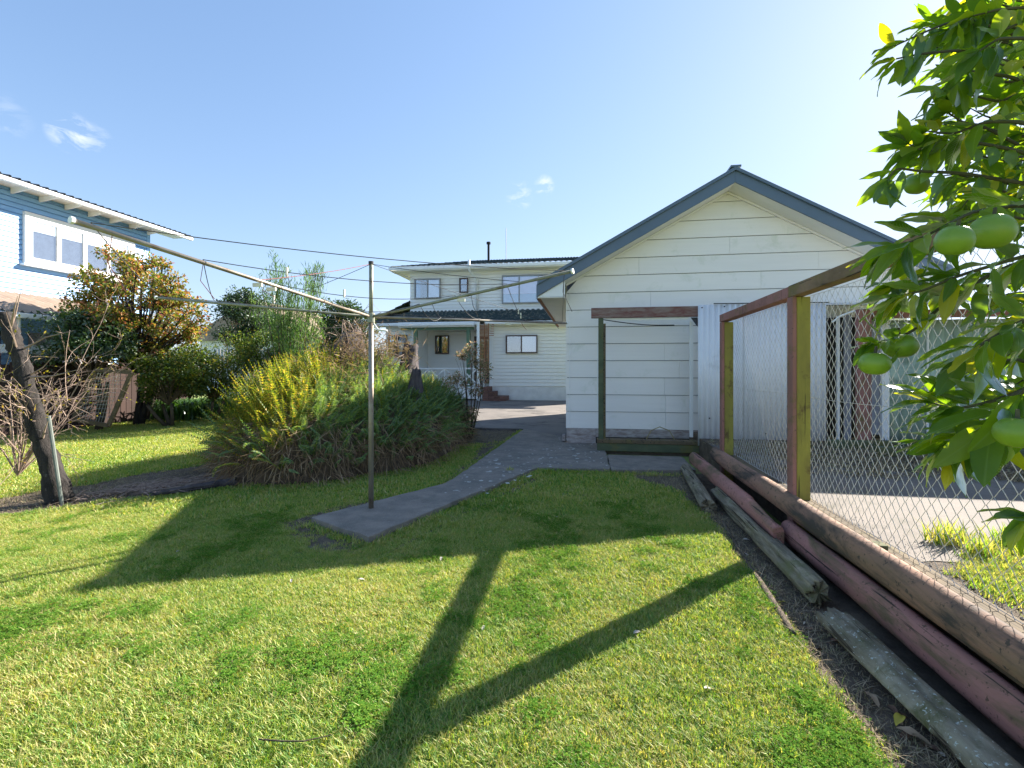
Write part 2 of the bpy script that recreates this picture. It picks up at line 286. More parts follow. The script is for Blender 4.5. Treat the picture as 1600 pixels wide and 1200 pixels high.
def citleaf():
    m=leafmat('citrus_leaves',[(0,(.035,.085,.018)),(.5,(.06,.13,.02)),(.85,(.10,.17,.022)),(1,(.20,.22,.03))],trans=.58,rough=.35,gloss=.05,tmul=(6.4,5.0,.5),per_obj=True)
    nt=m.node_tree; t=nt.nodes.new('ShaderNodeTexCoord'); sp=nt.nodes.new('ShaderNodeSeparateXYZ'); nt.links.new(t.outputs['Object'],sp.inputs[0])
    ab=nt.nodes.new('ShaderNodeMath'); ab.operation='ABSOLUTE'; nt.links.new(sp.outputs[0],ab.inputs[0])
    mid=nt.nodes.new('ShaderNodeMapRange'); nt.links.new(ab.outputs[0],mid.inputs[0]); mid.inputs[1].default_value=.0005; mid.inputs[2].default_value=.0016; mid.inputs[3].default_value=1; mid.inputs[4].default_value=0
    v=nt.nodes.new('ShaderNodeMath'); v.operation='MULTIPLY_ADD'; nt.links.new(ab.outputs[0],v.inputs[0]); v.inputs[1].default_value=-.9; nt.links.new(sp.outputs[1],v.inputs[2])
    v2=nt.nodes.new('ShaderNodeMath'); v2.operation='MULTIPLY'; nt.links.new(v.outputs[0],v2.inputs[0]); v2.inputs[1].default_value=900
    sn=nt.nodes.new('ShaderNodeMath'); sn.operation='SINE'; nt.links.new(v2.outputs[0],sn.inputs[0])
    vn=nt.nodes.new('ShaderNodeMapRange'); nt.links.new(sn.outputs[0],vn.inputs[0]); vn.inputs[1].default_value=.75; vn.inputs[2].default_value=1.0; vn.inputs[4].default_value=.16
    mxm=nt.nodes.new('ShaderNodeMath'); mxm.operation='MAXIMUM'; nt.links.new(mid.outputs[0],mxm.inputs[0]); nt.links.new(vn.outputs[0],mxm.inputs[1])
    bp=nt.nodes.new('ShaderNodeBump'); bp.inputs['Strength'].default_value=.5; bp.inputs['Distance'].default_value=.0009; bp.invert=True; nt.links.new(mxm.outputs[0],bp.inputs['Height'])
    fm_=nt.nodes.new('ShaderNodeMath'); fm_.operation='MULTIPLY'; nt.links.new(mxm.outputs[0],fm_.inputs[0]); fm_.inputs[1].default_value=.4
    for nd in list(nt.nodes):
        if nd.type in ('BSDF_DIFFUSE','BSDF_GLOSSY'): nt.links.new(bp.outputs[0],nd.inputs['Normal'])
        if nd.type=='BSDF_DIFFUSE':
            src=nd.inputs[0].links[0].from_socket; c_=mixc(nt,fm_.outputs[0],src,(.22,.30,.10)); nt.links.new(c_,nd.inputs[0])
    # waxy sheen that grows towards grazing angles
    out=[n for n in nt.nodes if n.type=='OUTPUT_MATERIAL'][0]; last=out.inputs[0].links[0].from_node
    fr=nt.nodes.new('ShaderNodeFresnel'); fr.inputs[0].default_value=1.42; nt.links.new(bp.outputs[0],fr.inputs['Normal']); fs=nt.nodes.new('ShaderNodeMath'); fs.operation='MULTIPLY'; fs.inputs[1].default_value=.55; nt.links.new(fr.outputs[0],fs.inputs[0]); nt.links.new(fs.outputs[0],last.inputs[0])
    return m
M['citleaf']=citleaf()
M['citleaf2']=leafmat('citrus_leaves_far',[(0,(.035,.085,.018)),(.5,(.06,.13,.02)),(.85,(.10,.17,.022)),(1,(.20,.22,.03))],trans=.55,rough=.35,gloss=.06,tmul=(5.2,4.0,.45))
M['fruit']=pmat('green_mandarin_skin',(.19,.30,.02),(.14,.25,.018),scale=5,rough=.38,bump=.35,bscale=170,bdist=.0015,spec=.5,dirt=(.27,.30,.03),dscale=4,dlo=.5,dhi=.75)

# ================================================================ SETTING
g_=MB().add([(-300,-60,0),(300,-60,0),(300,500,0),(-300,500,0)],[(0,1,2,3)]).build('ground',M['ground']); tag(g_,kind='structure')
def jag(poly,amp=.05,step=.18):
    out=[]
    for i in range(len(poly)):
        a=Vector((*poly[i],0)); b=Vector((*poly[(i+1)%len(poly)],0)); n=max(1,int((b-a).length/step))
        for k in range(n):
            p=a.lerp(b,k/n); out.append((p.x+random.uniform(-amp,amp),p.y+random.uniform(-amp,amp)))
    return out
def sheet(name,poly,z,m,j=.05):
    p=jag(poly,j) if j else poly
    o=MB().add([(x,y,z) for x,y in p],[tuple(range(len(p)))]).build(name,m); tag(o,kind='structure'); return o
BEDS={}
_g=lambda a,b:(G(a,b).x,G(a,b).y)
BEDS['fern']=[_g(-60,818),_g(0,808),_g(100,795),_g(180,783),_g(250,776),_g(330,763),(-3.85,5.2),(-3.05,6.1),(-2.7,7.1),(-2.35,8.3),(-1.5,9.0),(-1.48,10.7),(-2.6,10.75),(-4.8,10.9),(-6.2,8.6),_g(352,708),_g(300,731),_g(210,742),_g(140,758),_g(60,768),_g(0,780),_g(-60,784)]
BEDS['log']=[(1.66,.5),(.96,.5),(1.0,1.3),(1.04,2.0),(1.05,2.6),(1.08,3.4),(1.11,4.2),(1.10,4.9),(1.0,5.6),(.62,6.3),(.55,6.52),(1.0,6.6),(1.66,6.7)]
BEDS['far']=[(-16,9.6),(-12.6,10.6),(-11.2,11.5),(-9.4,11.6),(-7.2,10.6),(-5.6,10.9),(-4.9,14),(-4.9,20.5),(-16,20.5)]
BEDS['farleft']=[(-16,8.2),(-12.5,8.6),(-11.6,10.7),(-12.6,10.6),(-16,9.6)]
BEDS['patch']=[(-2.75,3.95),(-2.5,4.5),(-1.7,5.45),(-1.45,5.5),(-1.6,4.6),(-1.75,3.45),(-2.0,3.4)]
BEDS['edge2']=[(-1.45,3.6),(-.6,6.35),(-.52,6.2),(-1.25,4.1),(-1.5,3.4)]
BEDS['verge']=[(-1.72,5.3),(-1.72,7.2),(-1.9,8.6),(-1.4,9.1),(-1.4,5.3)]
sheet('soil_bed',BEDS['fern'],.006,M['soil']); sheet('soil_strip',BEDS['log'],.006,M['soil'])
sheet('soil_bed',BEDS['far'],.006,M['soil'],.12); sheet('soil_bed',BEDS['farleft'],.010,M['soil'],.1)
sheet('soil_edge',BEDS['patch'],.006,M['soil'],.04); sheet('soil_edge',BEDS['edge2'],.010,M['soil'],.02); sheet('soil_edge',BEDS['verge'],.010,M['soil'],.03)
# path slabs
def slab(name,poly,z0,z1,m,j=.012):
    p=jag(poly,j,.12) if j else poly
    o=MB().prism(p,'z',z1,z0).build(name,m,bevel=.008); tag(o,kind='structure'); return o
P1=[(-2.44,3.99),(-1.71,3.60),(-1.03,5.45),(-.66,6.46),(.30,6.52),(.30,8.70),(-.38,8.70),(-.38,9.3),(-1.36,10.55),(-1.44,9.05),(-1.52,7.4),(-1.56,6.2),(-1.62,5.4),(-2.0,4.75)]
slab('concrete_path',P1,-.05,.068,M['asphalt'])
P2=[(.312,6.50),(1.42,6.66),(1.42,7.62),(.312,7.62)]
slab('concrete_path',P2,-.05,.060,M['asphalt'])
P3=[(-1.38,10.58),(-.37,9.32),(-.37,20.0),(-5.2,20.0),(-4.6,16),(-3.6,12.6),(-2.62,10.62)]
slab('driveway',P3,-.05,.06,M['drive'])
# yard behind the netting fence, a step higher
YZ=.30
YARD=[(1.74,.3),(9,.3),(9,5.45),(1.74,6.3)]
MB().prism([(1.74,-.5),(12,-.5),(12,9.2),(1.74,9.2)],'z',YZ,-.04).build('yard_ground',M['soil'])['kind']='structure'
o=sheet('yard_concrete',[(1.76,3.05),(2.35,3.15),(2.9,3.2),(3.5,3.45),(5,3.3),(9,3.3),(9,5.2),(4.4,5.3),(2.6,5.9),(1.76,7.4)],YZ+.004,M['yardc'],.06)
# white flecks (petals, lichen) on the path
mb=MB()
for i in range(230):
    while True:
        x=random.uniform(-2.4,1.4); y=random.uniform(3.7,9.5)
        if (-.6<x<.28 and y>6.6) or (-1.5+.3*(y-5)*0<x<-.8+.36*(y-5.6) and 4.9<y<8) : break
        if random.random()<.04 and -2<x<-1.6 and 4.0<y<4.6: break
    a=random.random()*6.28; r=random.choice([.010,.014,.020,.034])*random.uniform(.6,1.1); z=.0695+random.random()*.002
    n=6; mb.add([(x+math.cos(a+k*1.047)*r*random.uniform(.5,1.2),y+math.sin(a+k*1.047)*r*random.uniform(.5,1.2),z) for k in range(n)],[tuple(range(n))])
o=mb.build('fallen_petals',pmat('white_flecks',(.55,.55,.5),(.4,.4,.36),bump=0)); tag(o,'small pale petals and lichen flecks scattered over the dark path','petals',kind='stuff')

def inside(poly,x,y):
    c=False; n=len(poly); j=n-1
    for i in range(n):
        xi,yi=poly[i]; xj,yj=poly[j]
        if (yi>y)!=(yj>y) and x<(xj-xi)*(y-yi)/(yj-yi)+xi: c=not c
        j=i
    return c
def inside_np(poly,X,Y):
    c=np.zeros(len(X),bool); n=len(poly); j=n-1
    for i in range(n):
        xi,yi=poly[i]; xj,yj=poly[j]
        if yi!=yj:
            t=((yi>Y)!=(yj>Y))&(X<(xj-xi)*(Y-yi)/(yj-yi)+xi); c^=t
        j=i
    return c

# ================================================================ GARAGE
SL=.55; AX=2.37; GY=8.71; GL=-.37; GR=5.11; APEX=4.40
gar=thing('garage','cream plank-clad gabled garage with slate blue barge boards at the end of the path','garage',(AX,GY,0))
def roofz(x,top): return top-abs(x-AX)*SL
# core wall just behind the boards, coloured dark as lap shadow in the gaps
core=[(GL+.02,.1),(GR-.02,.1),(GR-.02,roofz(GR,APEX)-.02),(AX,APEX-.02),(GL+.02,roofz(GL,APEX)-.02)]
MB().prism(core,'y',GY+.012,GY+.12).build('wall_core',M['greyblue'],gar)
bx('side_wall',M['board'],gar,GL+.004,GL+.12,GY+.122,14.5,.1,roofz(GL,APEX)-.02)
bx('side_wall',M['board'],gar,GR-.12,GR-.004,GY+.122,14.5,.1,roofz(GR,APEX)-.02)
Z0=.33; PIT=.301
def xl(z):  # half width of the gable at height z
    h=(APEX-z)/SL; return AX-min(h,AX-GL),AX+min(h,GR-AX)
k=0; z=Z0
splits={0:[1.35,4.0],1:[1.35,3.2],2:[1.33],3:[1.58,3.9],4:[1.33],5:[2.6],6:[3.4],7:[1.1,4.2],8:[2.9],9:[.9,3.8],10:[2.4],11:[4.0],12:[1.9],13:[]}
while z<APEX-.05:
    z1=min(z+PIT-.009,APEX-.004)
    a0,a1=xl(z); b0,b1=xl(z1)
    cuts=[None]+[s for s in splits.get(k,[]) if b0+.15<s<b1-.15]+[None]
    for q in range(len(cuts)-1):
        L0,L1=(a0,b0) if cuts[q] is None else (cuts[q]+.0015,)*2
        R0,R1=(a1,b1) if cuts[q+1] is None else (cuts[q+1]-.0015,)*2
        f0=GY-.022; f1=GY-.007; bk=GY+.010
        vs=[(L0,f0,z),(R0,f0,z),(R1,f1,z1),(L1,f1,z1),(L0,bk,z),(R0,bk,z),(R1,bk,z1),(L1,bk,z1)]
        MB().add(vs,[(0,1,2,3),(7,6,5,4),(0,4,5,1),(3,2,6,7),(0,3,7,4),(1,5,6,2)]).build('board',M['board'],gar)
    z+=PIT; k+=1
# plinth boards
MB().box(GL+.01,.155,GY-.026,GY+.01,.02,Z0-.004).build('plinth',M['found'],gar,bevel=.004)
MB().box(.158,GR,GY-.020,GY+.01,.18,Z0-.005).build('plinth',M['found'],gar,bevel=.004)
MB().box(.158,GR,GY+.0,GY+.05,-.05,.178).build('footing',M['dark'],gar)
# soffit + barge + roof
def slope_prism(x0,x1,y0,y1,t0,t1,name,m,bev=0):
    # a slab following the roof slope between x0..x1 (one side) with underside line t0 and top line t1
    vs=[]
    for y in (y0,y1):
        vs+=[(x0,y,roofz(x0,t0)),(x1,y,roofz(x1,t0)),(x1,y,roofz(x1,t1)),(x0,y,roofz(x0,t1))]
    return MB().add(vs,[(0,1,2,3),(7,6,5,4),(0,4,5,1),(3,2,6,7),(0,3,7,4),(1,5,6,2)]).build(name,m,gar,bevel=bev)
FY=8.26
EL=-.84; ER=5.46
for (a,b) in ((EL,AX),(AX,ER)):
    slope_prism(a,b,FY+.03,GY+.3,APEX+.002,APEX+.014,'soffit',M['soffit'])
    slope_prism(a,b,FY,FY+.028,APEX+.0,APEX+.215,'barge_board',M['slate'],.004)
    slope_prism(a,b,FY-.035,14.7,APEX+.22,APEX+.245,'roof_sheet',M['slate'])
    slope_prism(a+(0 if a==EL else 0),b,FY-.04,FY-.0,APEX+.190,APEX+.218,'barge_flashing',M['slate'])
    # quad moulding where soffit meets wall
    a2,b2=(GL,AX) if a==EL else (AX,GR)
    slope_prism(a2,b2,GY-.055,GY-.024,APEX-.035,APEX-.002,'moulding',M['board'])
MB().beam((AX,FY-.04,APEX+.25),(AX,14.7,APEX+.25),.16,.03).build('ridge_cap',M['slate'],gar)
for sx,ex,wx in ((-1,EL,GL),(1,ER,GR)):
    zt=roofz(ex,APEX)
    MB().box(min(ex,wx),max(ex,wx),FY+.032,14.6,zt-.03,zt-.018).build('eave_soffit',M['soffit'],gar)
    MB().box(min(ex,ex+sx*.02),max(ex,ex+sx*.02),FY+.03,14.6,zt-.045,zt+.20).build('fascia',M['slate'],gar)
    MB().prism([(min(ex,wx),zt-.012),(max(ex,wx),zt-.012),(wx,roofz(wx,APEX)-.0)],'y',FY+.032,FY+.045).build('boxed_end',M['white'],gar)
    # sloping bracket
    MB().beam((ex-sx*.02,FY+.06,zt-.035),(ex-sx*.02,14,zt-.035),.05,.02).build('gutter_strap',M['trellis'],gar)
MB().tube([(-.30,8.66,2.78),(-.30,8.66,.4)],.004,5).build('corner_bead',M['white'],gar)
MB().box(-.44,-.38,8.75,8.86,.08,.20).build('corner_block',M['found'],gar,bevel=.01)

# ---------------------------------------------------------------- lean-to against the garage
lt=thing('lean_to','low white and pale green corrugated lean-to with a peeling red lintel built against the garage','shed',(3.5,8.0,0))
FY0=7.98
bx('lintel',M['redpeel'],lt,.07,1.735,FY0-.03,FY0+.05,2.21,2.375,.006)
bx('lintel_strip',M['white'],lt,.30,1.60,FY0+.02,FY0+.055,2.17,2.205)
MB().beam((.225,FY0+.01,.24),(.225,FY0+.01,2.205),.08,.075).build('post',M['mossbeam'],lt,bevel=.004)
MB().beam((.285,FY0+.02,.24),(.285,FY0+.02,2.12),.035,.06).build('post',M['plank'],lt)
MB().beam((.172,FY0+.02,.75),(.172,FY0+.02,2.0),.012,.03).build('post_strip',M['white'],lt)
MB().beam((1.675,8.2,.28),(1.675,8.2,2.15),.05,.05).build('downpipe',M['white'],lt)
MB().box(.16,1.72,7.92,8.12,.19,.25).build('sill_beam',M['plank'],lt,bevel=.006)
MB().box(.165,2.5,7.935,8.06,.06,.188).build('base_beam',M['mossbeam'],lt,bevel=.006)
MB().box(.17,1.72,7.99,8.05,-.03,.058).build('base_filler_board',M['soil'],lt)  # soil-coloured filler board set back under the base beam
MB().tube([(.22+.5*t*2.4/1.2,FY0-.02,2.19-.11*math.sin(min(1,t)*1.6)) for t in [i/10*1.15 for i in range(11)]],.008,5).build('slack_strap',M['cord'],lt)
MB().add([(1.62,FY0+.01,2.20),(1.73,FY0+.01,2.20),(1.735,FY0-.02,2.04),(1.70,FY0-.03,2.07),(1.66,FY0,2.14)],[(0,1,2,3,4)]).build('torn_flap',M['cord'],lt)
def corr(name,m,parent,x0,x1,y,z0,z1,pitch=.082,amp=.012,zslope=0,stain=None):
    n=int((x1-x0)/pitch*8); V=[];F=[]
    for i in range(n+1):
        x=x0+(x1-x0)*i/n; yy=y+amp*math.sin(2*math.pi*(x-x0)/pitch)
        for (z,yo) in ((z0,0),(z1+zslope*(x-x0),0)):
            V.append((x,yy,z)); V.append((x,yy+.003,z))
    for i in range(n):
        a=i*4
        F+=[(a,a+4,a+6,a+2),(a+1,a+3,a+7,a+5),(a,a+1,a+5,a+4),(a+2,a+6,a+7,a+3)]
    F+=[(0,2,3,1),(n*4,n*4+1,n*4+3,n*4+2)]
    return MB().add(V,F).build(name,m,parent,smooth=True)
corr('corrugated_sheet',M['corr'],lt,1.715,2.38,7.90,.19,2.385)
corr('corrugated_sheet',M['corr'],lt,2.36,3.02,7.925,.22,2.375)
corr('corrugated_sheet',M['corr'],lt,3.00,3.55,7.90,.24,2.37)
for (x,z) in ((1.80,.28),(1.88,.62),(1.77,2.34),(2.1,2.35),(2.7,.4)):
    MB().tube([(x,7.872,z),(x,7.880,z)],.011,8).build('screw',M['cord'],lt)
MB().beam((1.95,7.90,2.40),(3.6,7.90,2.385),.03,.012).build('top_batten',M['cord'],lt)
bx('opening',M['dark'],lt,3.56,4.6,8.35,8.42,YZ,2.2)
MB().beam((3.74,7.95,YZ),(3.74,7.95,2.18),.035,.04).build('door_jamb',M['white'],lt)
MB().beam((3.86,7.93,YZ),(3.86,7.93,2.2),.09,.03).build('door_jamb',M['greypanel'],lt)
MB().beam((3.60,8.05,YZ),(3.60,8.05,2.1),.06,.06).build('post',M['stem'],lt)
MB().beam((3.83,7.45,YZ-.1),(3.83,7.45,2.22),.17,.09).build('post',M['postred'],lt,bevel=.006)
bx('grey_panel',M['greypanel'],lt,4.04,4.27,7.86,7.88,YZ+.12,2.1)
bx('door_trim',M['white'],lt,4.27,4.37,7.82,7.87,YZ,2.1,.004)
corr('corrugated_sheet',M['greencorr'],lt,4.38,5.20,7.85,YZ,2.10,pitch=.12,amp=.016)
corr('corrugated_sheet',M['greencorr'],lt,5.18,6.00,7.83,YZ,2.10,pitch=.12,amp=.016)
corr('corrugated_sheet',M['greencorr'],lt,5.98,6.80,7.85,YZ,2.10,pitch=.12,amp=.016)
corr('corrugated_sheet',M['greencorr'],lt,6.78,8.2,7.83,YZ,2.10,pitch=.12,amp=.016)
for x in (4.86,5.6,6.35):
    MB().beam((x,7.81,YZ),(x,7.81,2.1),.022,.02).build('cover_strip',M['white'],lt)
MB().beam((3.93,7.44,2.145),(6.3,7.44,2.15),.05,.11).build('front_beam',M['postred'],lt,bevel=.004)
MB().beam((3.55,7.95,.27),(4.3,7.9,.29),.06,.03).build('door_sill',M['white'],lt)
MB().add([(3.75,7.0,2.24),(8.4,7.0,2.30),(8.4,8.66,2.46),(3.75,8.66,2.44),(3.75,7.0,2.265),(8.4,7.0,2.325),(8.4,8.66,2.485),(3.75,8.66,2.465)],
   [(0,3,2,1),(4,5,6,7),(0,1,5,4),(1,2,6,5),(2,3,7,6),(3,0,4,7)]).build('roof_sheet',M['corr'],lt)
MB().tube([(3.50,7.6,2.06),(3.58,7.55,2.14),(3.72,7.5,2.20),(3.95,7.42,2.25),(4.6,7.2,2.26)],.014,6).build('bent_flashing',M['white'],lt)
# mossy bed timbers in front of the lean-to
for i,(x0,x1,y,zb) in enumerate(((3.3,5.2,7.25,.0),(5.25,8,7.2,.0),(3.6,7.6,6.72,.0))):
    o=MB().beam((x0,y,YZ+.05),(x1,y+.03,YZ+.05),.14,.12).build('bed_timber',M['mossbeam'],None,bevel=.01)
    tag(o,['mossy timber edging left in front of the red post','mossy timber edging right below the green sheets','front mossy timber lying nearest the yard concrete'][i],'edging timber','mossy timbers before the lean-to')

# ---------------------------------------------------------------- NETTING FENCE
fe=thing('netting_fence','wire netting fence on mossy faded-red posts along the right side of the lawn','fence',(1.66,4,YZ))
def post2(y,h0,h1,wy=.10):
    # two laminated pieces: painted cheek towards the lawn, mossy post behind
    MB().box(1.602,1.632,y-.0,y+wy,h0,h1).build('post_cheek',M['postred'],fe,bevel=.004)
    MB().box(1.634,1.735,y+.004,y+wy-.004,h0,h1-.003).build('post',M['postmoss'],fe,bevel=.005)
post2(6.12,.05,1.955,.10); post2(4.10,.05,1.965,.11); post2(1.25,.05,1.98,.11)
MB().beam((1.655,4.20,2.012),(1.655,6.24,2.005),.10,.088).build('top_rail',M['postred'],fe,bevel=.005)
MB().beam((1.655,.6,2.02),(1.655,4.195,2.014),.10,.094).build('top_rail',M['railmoss'],fe,bevel=.006)
MB().beam((1.73,.6,.335),(1.73,6.1,.335),.09,.05).build('bottom_plate',M['plank'],fe,bevel=.006)
MB().beam((1.655,.6,.30),(1.655,6.1,.30),.035,.14).build('kick_board',M['railmoss'],fe,bevel=.004)
MB().box(1.60,1.70,3.05,3.13,.3,.385).build('joint_block',M['mossbeam'],fe,bevel=.004)
# chain link
dy=.041; dz=.045; V=[];F=[]
y=.8; col=0; base=0; z0=.345; z1=1.985; nz_=int((z1-z0)/dz)
def meshpt(yy,zz,i,j):
    n=noise.noise(Vector((yy*1.3,zz*1.5,3)))*.012; n2=noise.noise(Vector((yy*1.1,zz*1.2,9)))*.018
    return (1.742+n, yy+n2+.01*math.sin(zz*4+yy), zz+n*.6)
rad=.0018
while y<6.1:
    for j in range(nz_+1):
        zig=(j+col)%2; yy=y+(dy if zig else 0)*.98; zz=z0+j*dz
        p=meshpt(yy,zz,col,j); xo=.002*(1 if zig else -1)
        for (ax,ay) in ((-1,-.6),(1,-.6),(0,1.1)):
            V.append((p[0]+xo+ax*rad,p[1]+ay*rad,p[2]+(.0008*ax)))
    for j in range(nz_):
        a=base+j*3
        for k in range(3):
            F.append((a+k,a+(k+1)%3,a+3+(k+1)%3,a+3+k))
    base+=(nz_+1)*3; y+=dy; col+=1
np_mesh('wire_netting',np.array(V),np.array(F),M['galv'],fe)
for zz in (.37,1.17,1.97):
    MB().tube([(1.742,.8+5.3*i/20,zz+.006*math.sin(i)) for i in range(21)],.0018,4).build('strain_wire',M['galv'],fe)

# ---------------------------------------------------------------- HALF ROUND RAILS + LOGS
def halfround(p0,p1,r,m,seed,name='half_round_rail',label=None,nseg=26,broken=False,face=-1):
    """half-round timber, curved side towards -X"""
    rs=random.Random(seed); p0=Vector(p0); p1=Vector(p1); d=(p1-p0).normalized(); n=14
    side=Vector((face,0,0)); side=(side-d*side.dot(d)).normalized(); up=Vector((0,0,1)); up=(up-d*up.dot(d)).normalized()
    mb=MB()
    for i in range(nseg+1):
        p=p0.lerp(p1,i/nseg)+up*(noise.noise(p0.lerp(p1,i/nseg)*1.1+Vector((seed,0,0)))*.012)
        for k in range(n+1):
            a=-math.pi/2+math.pi*k/n
            rr=r*(1+.05*noise.noise(Vector((i*.8,k*.9,seed*3.3)))+.02*noise.noise(Vector((i*.15,k*2.4,seed))))
            hh=up*math.sin(a)*rr; ss=side*math.cos(a)*rr*.70
            q=p+hh+ss
            if broken and i>=nseg-5 and k>n*.55:
                cut=(i-(nseg-5))/5; q=q-up*rr*min(.75,cut*.9)*(.6+.5*rs.random())*((k/n-.5)*1.6)
            mb.v.append(q)
        mb.v.append(p-up*r*.96-side*.02); mb.v.append(p+up*r*(.96 if not(broken and i>=nseg-5) else .2)-side*.02)
    m_=n+3
    ring=list(range(n+1))+[n+2,n+1]
    for i in range(nseg):
        for q in range(len(ring)):
            a=ring[q]; b=ring[(q+1)%len(ring)]; mb.f.append((i*m_+a,i*m_+b,(i+1)*m_+b,(i+1)*m_+a))
    mb.f.append(tuple(ring)[::-1]); mb.f.append(tuple(nseg*m_+q for q in ring))
    o=mb.build(name,m,None,smooth=False)
    for pl in o.data.polygons: pl.use_smooth=len(pl.vertices)==4
    if label: tag(o,label,'timber rail','half-round rails stacked as a low retaining wall')
    return o
halfround((1.60,6.42,.318),(1.585,.5,.318),.090,M['brownlog'],3,label='long upper half-round rail, brown with dirt, nearest below the netting')
halfround((1.40,6.72,.20),(1.43,3.86,.175),.085,M['pinklog'],5,label='short pink half-round rail with a broken end at the far end of the stack',broken=True)
halfround((1.55,4.05,.135),(1.55,.5,.132),.088,M['pinklog'],8,label='long lower faded-pink half-round rail under the brown one')
def log(p0,p1,r0,r1,m,seed,name,label,cat='log',n=30,nseg=44,flat=1.0,rough=.12,group=None):
    p0=Vector(p0); p1=Vector(p1); d=(p1-p0).normalized(); sd_=d.cross(Vector((0,0,1))).normalized(); up=sd_.cross(d); mb=MB()
    for i in range(nseg+1):
        t=i/nseg; p=p0.lerp(p1,t); r=r0+(r1-r0)*t
        endj=0
        for k in range(n):
            a=2*math.pi*k/n
            rr=r*(1+rough*1.6*noise.noise(Vector((math.cos(a)*1.5,math.sin(a)*1.5,t*3+seed)))+rough*1.1*noise.noise(Vector((k*1.7,t*2.2,seed*2)))-rough*1.6*max(0,noise.noise(Vector((math.cos(a)*4.2,math.sin(a)*4.2,t*1.4+seed*5)))-.12)*3)
            q=p+sd_*math.cos(a)*rr+up*math.sin(a)*rr*flat
            if i in (0,nseg): q=q+d*(random.uniform(-.03,.03))
            mb.v.append(q)
    for i in range(nseg):
        for k in range(n):
            a=i*n+k; b=i*n+(k+1)%n; mb.f.append((a,b,b+n,a+n))
    c0=len(mb.v); mb.v.append(p0+d*.015); mb.v.append(p1-d*.015)
    for k in range(n):
        mb.f.append((c0,(k+1)%n,k)); mb.f.append((c0+1,nseg*n+k,nseg*n+(k+1)%n))
    o=mb.build(name,m,None)
    o.data.polygons.foreach_set('use_smooth',[i<nseg*n for i in range(len(mb.f))])
    tag(o,label,cat,group); return o
LG='weathered logs lying beside the low wall'
log((1.28,6.62,.075),(1.15,4.85,.075),.068,.07,M['greylog'],1,'log','grey round log lying farthest away, beside the end of the path',group=LG,rough=.05)
log((1.36,5.35,.09),(1.34,3.05,.085),.062,.072,M['greylog'],2,'log','deeply cracked silver log lying between the other two logs',group=LG,rough=.2)
log((1.30,2.80,.075),(1.36,1.1,.07),.085,.09,M['lichenlog'],4,'log','flat lichen-crusted timber lying nearest the camera',group=LG,flat=.55,rough=.10)
log((1.21,4.6,.012),(1.06,2.7,.012),.018,.02,M['soil'],6,'edging_strip','thin crumbling edging strip half sunk in the soil beside the cracked log','edging',flat=.8,n=8,rough=.3)

# ---------------------------------------------------------------- CLOTHESLINE
ln=thing('clothesline','old steel rotary clothesline with four rusty arms standing on the end of the path','clothesline',(-2.03,4.34,.05))
HB=Vector((-2.03,4.34,1.887))
MB().tube([(HB.x,HB.y,.05),(HB.x,HB.y,1.86)],.024,12).build('pole',M['pole'],ln,smooth=True)
MB().tube([(HB.x,HB.y,1.86),(HB.x,HB.y,2.40)],.019,12).build('mast',M['poleg'],ln,smooth=True)
MB().tube([(HB.x,HB.y,2.385),(HB.x,HB.y,2.415)],.024,10).build('mast_cap',M['cord'],ln)
MB().tube([(HB.x,HB.y,1.83),(HB.x,HB.y,1.92)],.036,10).build('hub',M['poleg'],ln,bevel=.004)
MB().tube([(HB.x+.02,HB.y,1.83),(HB.x+.08,HB.y-.02,1.76),(HB.x+.17,HB.y-.02,1.75)],.010,7).build('crank_handle',M['white'],ln,smooth=True)
tips=[W(115,345,2.32),W(893,424,3.75),W(885,505,6.6),W(245,465,4.8)]
mats=[M['pole'],M['poleg'],M['pole'],M['poleg']]
for i,t in enumerate(tips):
    d=(t-HB).normalized()
    a=MB().tube([HB+d*.03,t],.0130,10).build('arm',mats[i],ln,smooth=True)
    MB().tube([t,t+d*.015],.0175 if i!=1 else .022,10).build('end_cap',M['white'],a)
def sag(a,b,s,n=12):
    return [a.lerp(b,i/n)+Vector((0,0,-s*4*(i/n)*(1-i/n))) for i in range(n+1)]
top=Vector((HB.x,HB.y,2.39))
fr=(.97,.72,.47,.28)
for i in range(4):
    j=(i+1)%4
    for k,f in enumerate(fr):
        a=HB.lerp(tips[i],f)+Vector((0,0,.018)); b=HB.lerp(tips[j],f)+Vector((0,0,.018))
        MB().tube(sag(a,b,.03+.015*k+random.random()*.015),.0028,5,False).build('line',M['cord'] if (k+i)%4 else M['cord'],ln)
for i,f in ((0,.55),(1,.80),(2,.9),(3,.5)):
    MB().tube(sag(top,HB.lerp(tips[i],f),.015),.0026,5,False).build('stay',M['redcord'] if i in (0,) else M['cord'],ln)
# pegs and loose cord ends on the arms
for (i,f,l) in ((0,.93,.30),(0,.72,.22),(0,.52,.10),(1,.35,.12),(1,.55,.20),(1,.97,.30),(2,.7,.1)):
    p=HB.lerp(tips[i],f); q=[p+Vector((.0,0,-.01)),p+Vector((.03*random.uniform(-1,2),0,-l*.5)),p+Vector((.06,.02,-l))]
    MB().tube(q,.0025,4).build('loose_cord',M['redcord'] if (i+int(f*10))%2 else M['cord'],ln)
for (i,f) in ((0,.50),(1,.5),(0,.55),(2,.62)):
    p=HB.lerp(tips[i],f); MB().box(p.x-.035,p.x+.035,p.y-.006,p.y+.006,p.z-.045,p.z-.02).build('peg',M['peg'],ln)
for f_,i,j,fr_ in ((.33,0,1,.47),(.22,0,1,.72),(.6,3,0,.47),(.3,2,1,.72),(.45,2,1,.72)):
    p=HB.lerp(tips[i],fr_).lerp(HB.lerp(tips[j],fr_),f_)
    MB().box(p.x-.006,p.x+.006,p.y-.006,p.y+.006,p.z-.05,p.z+.012).build('peg',M['peg'],ln)

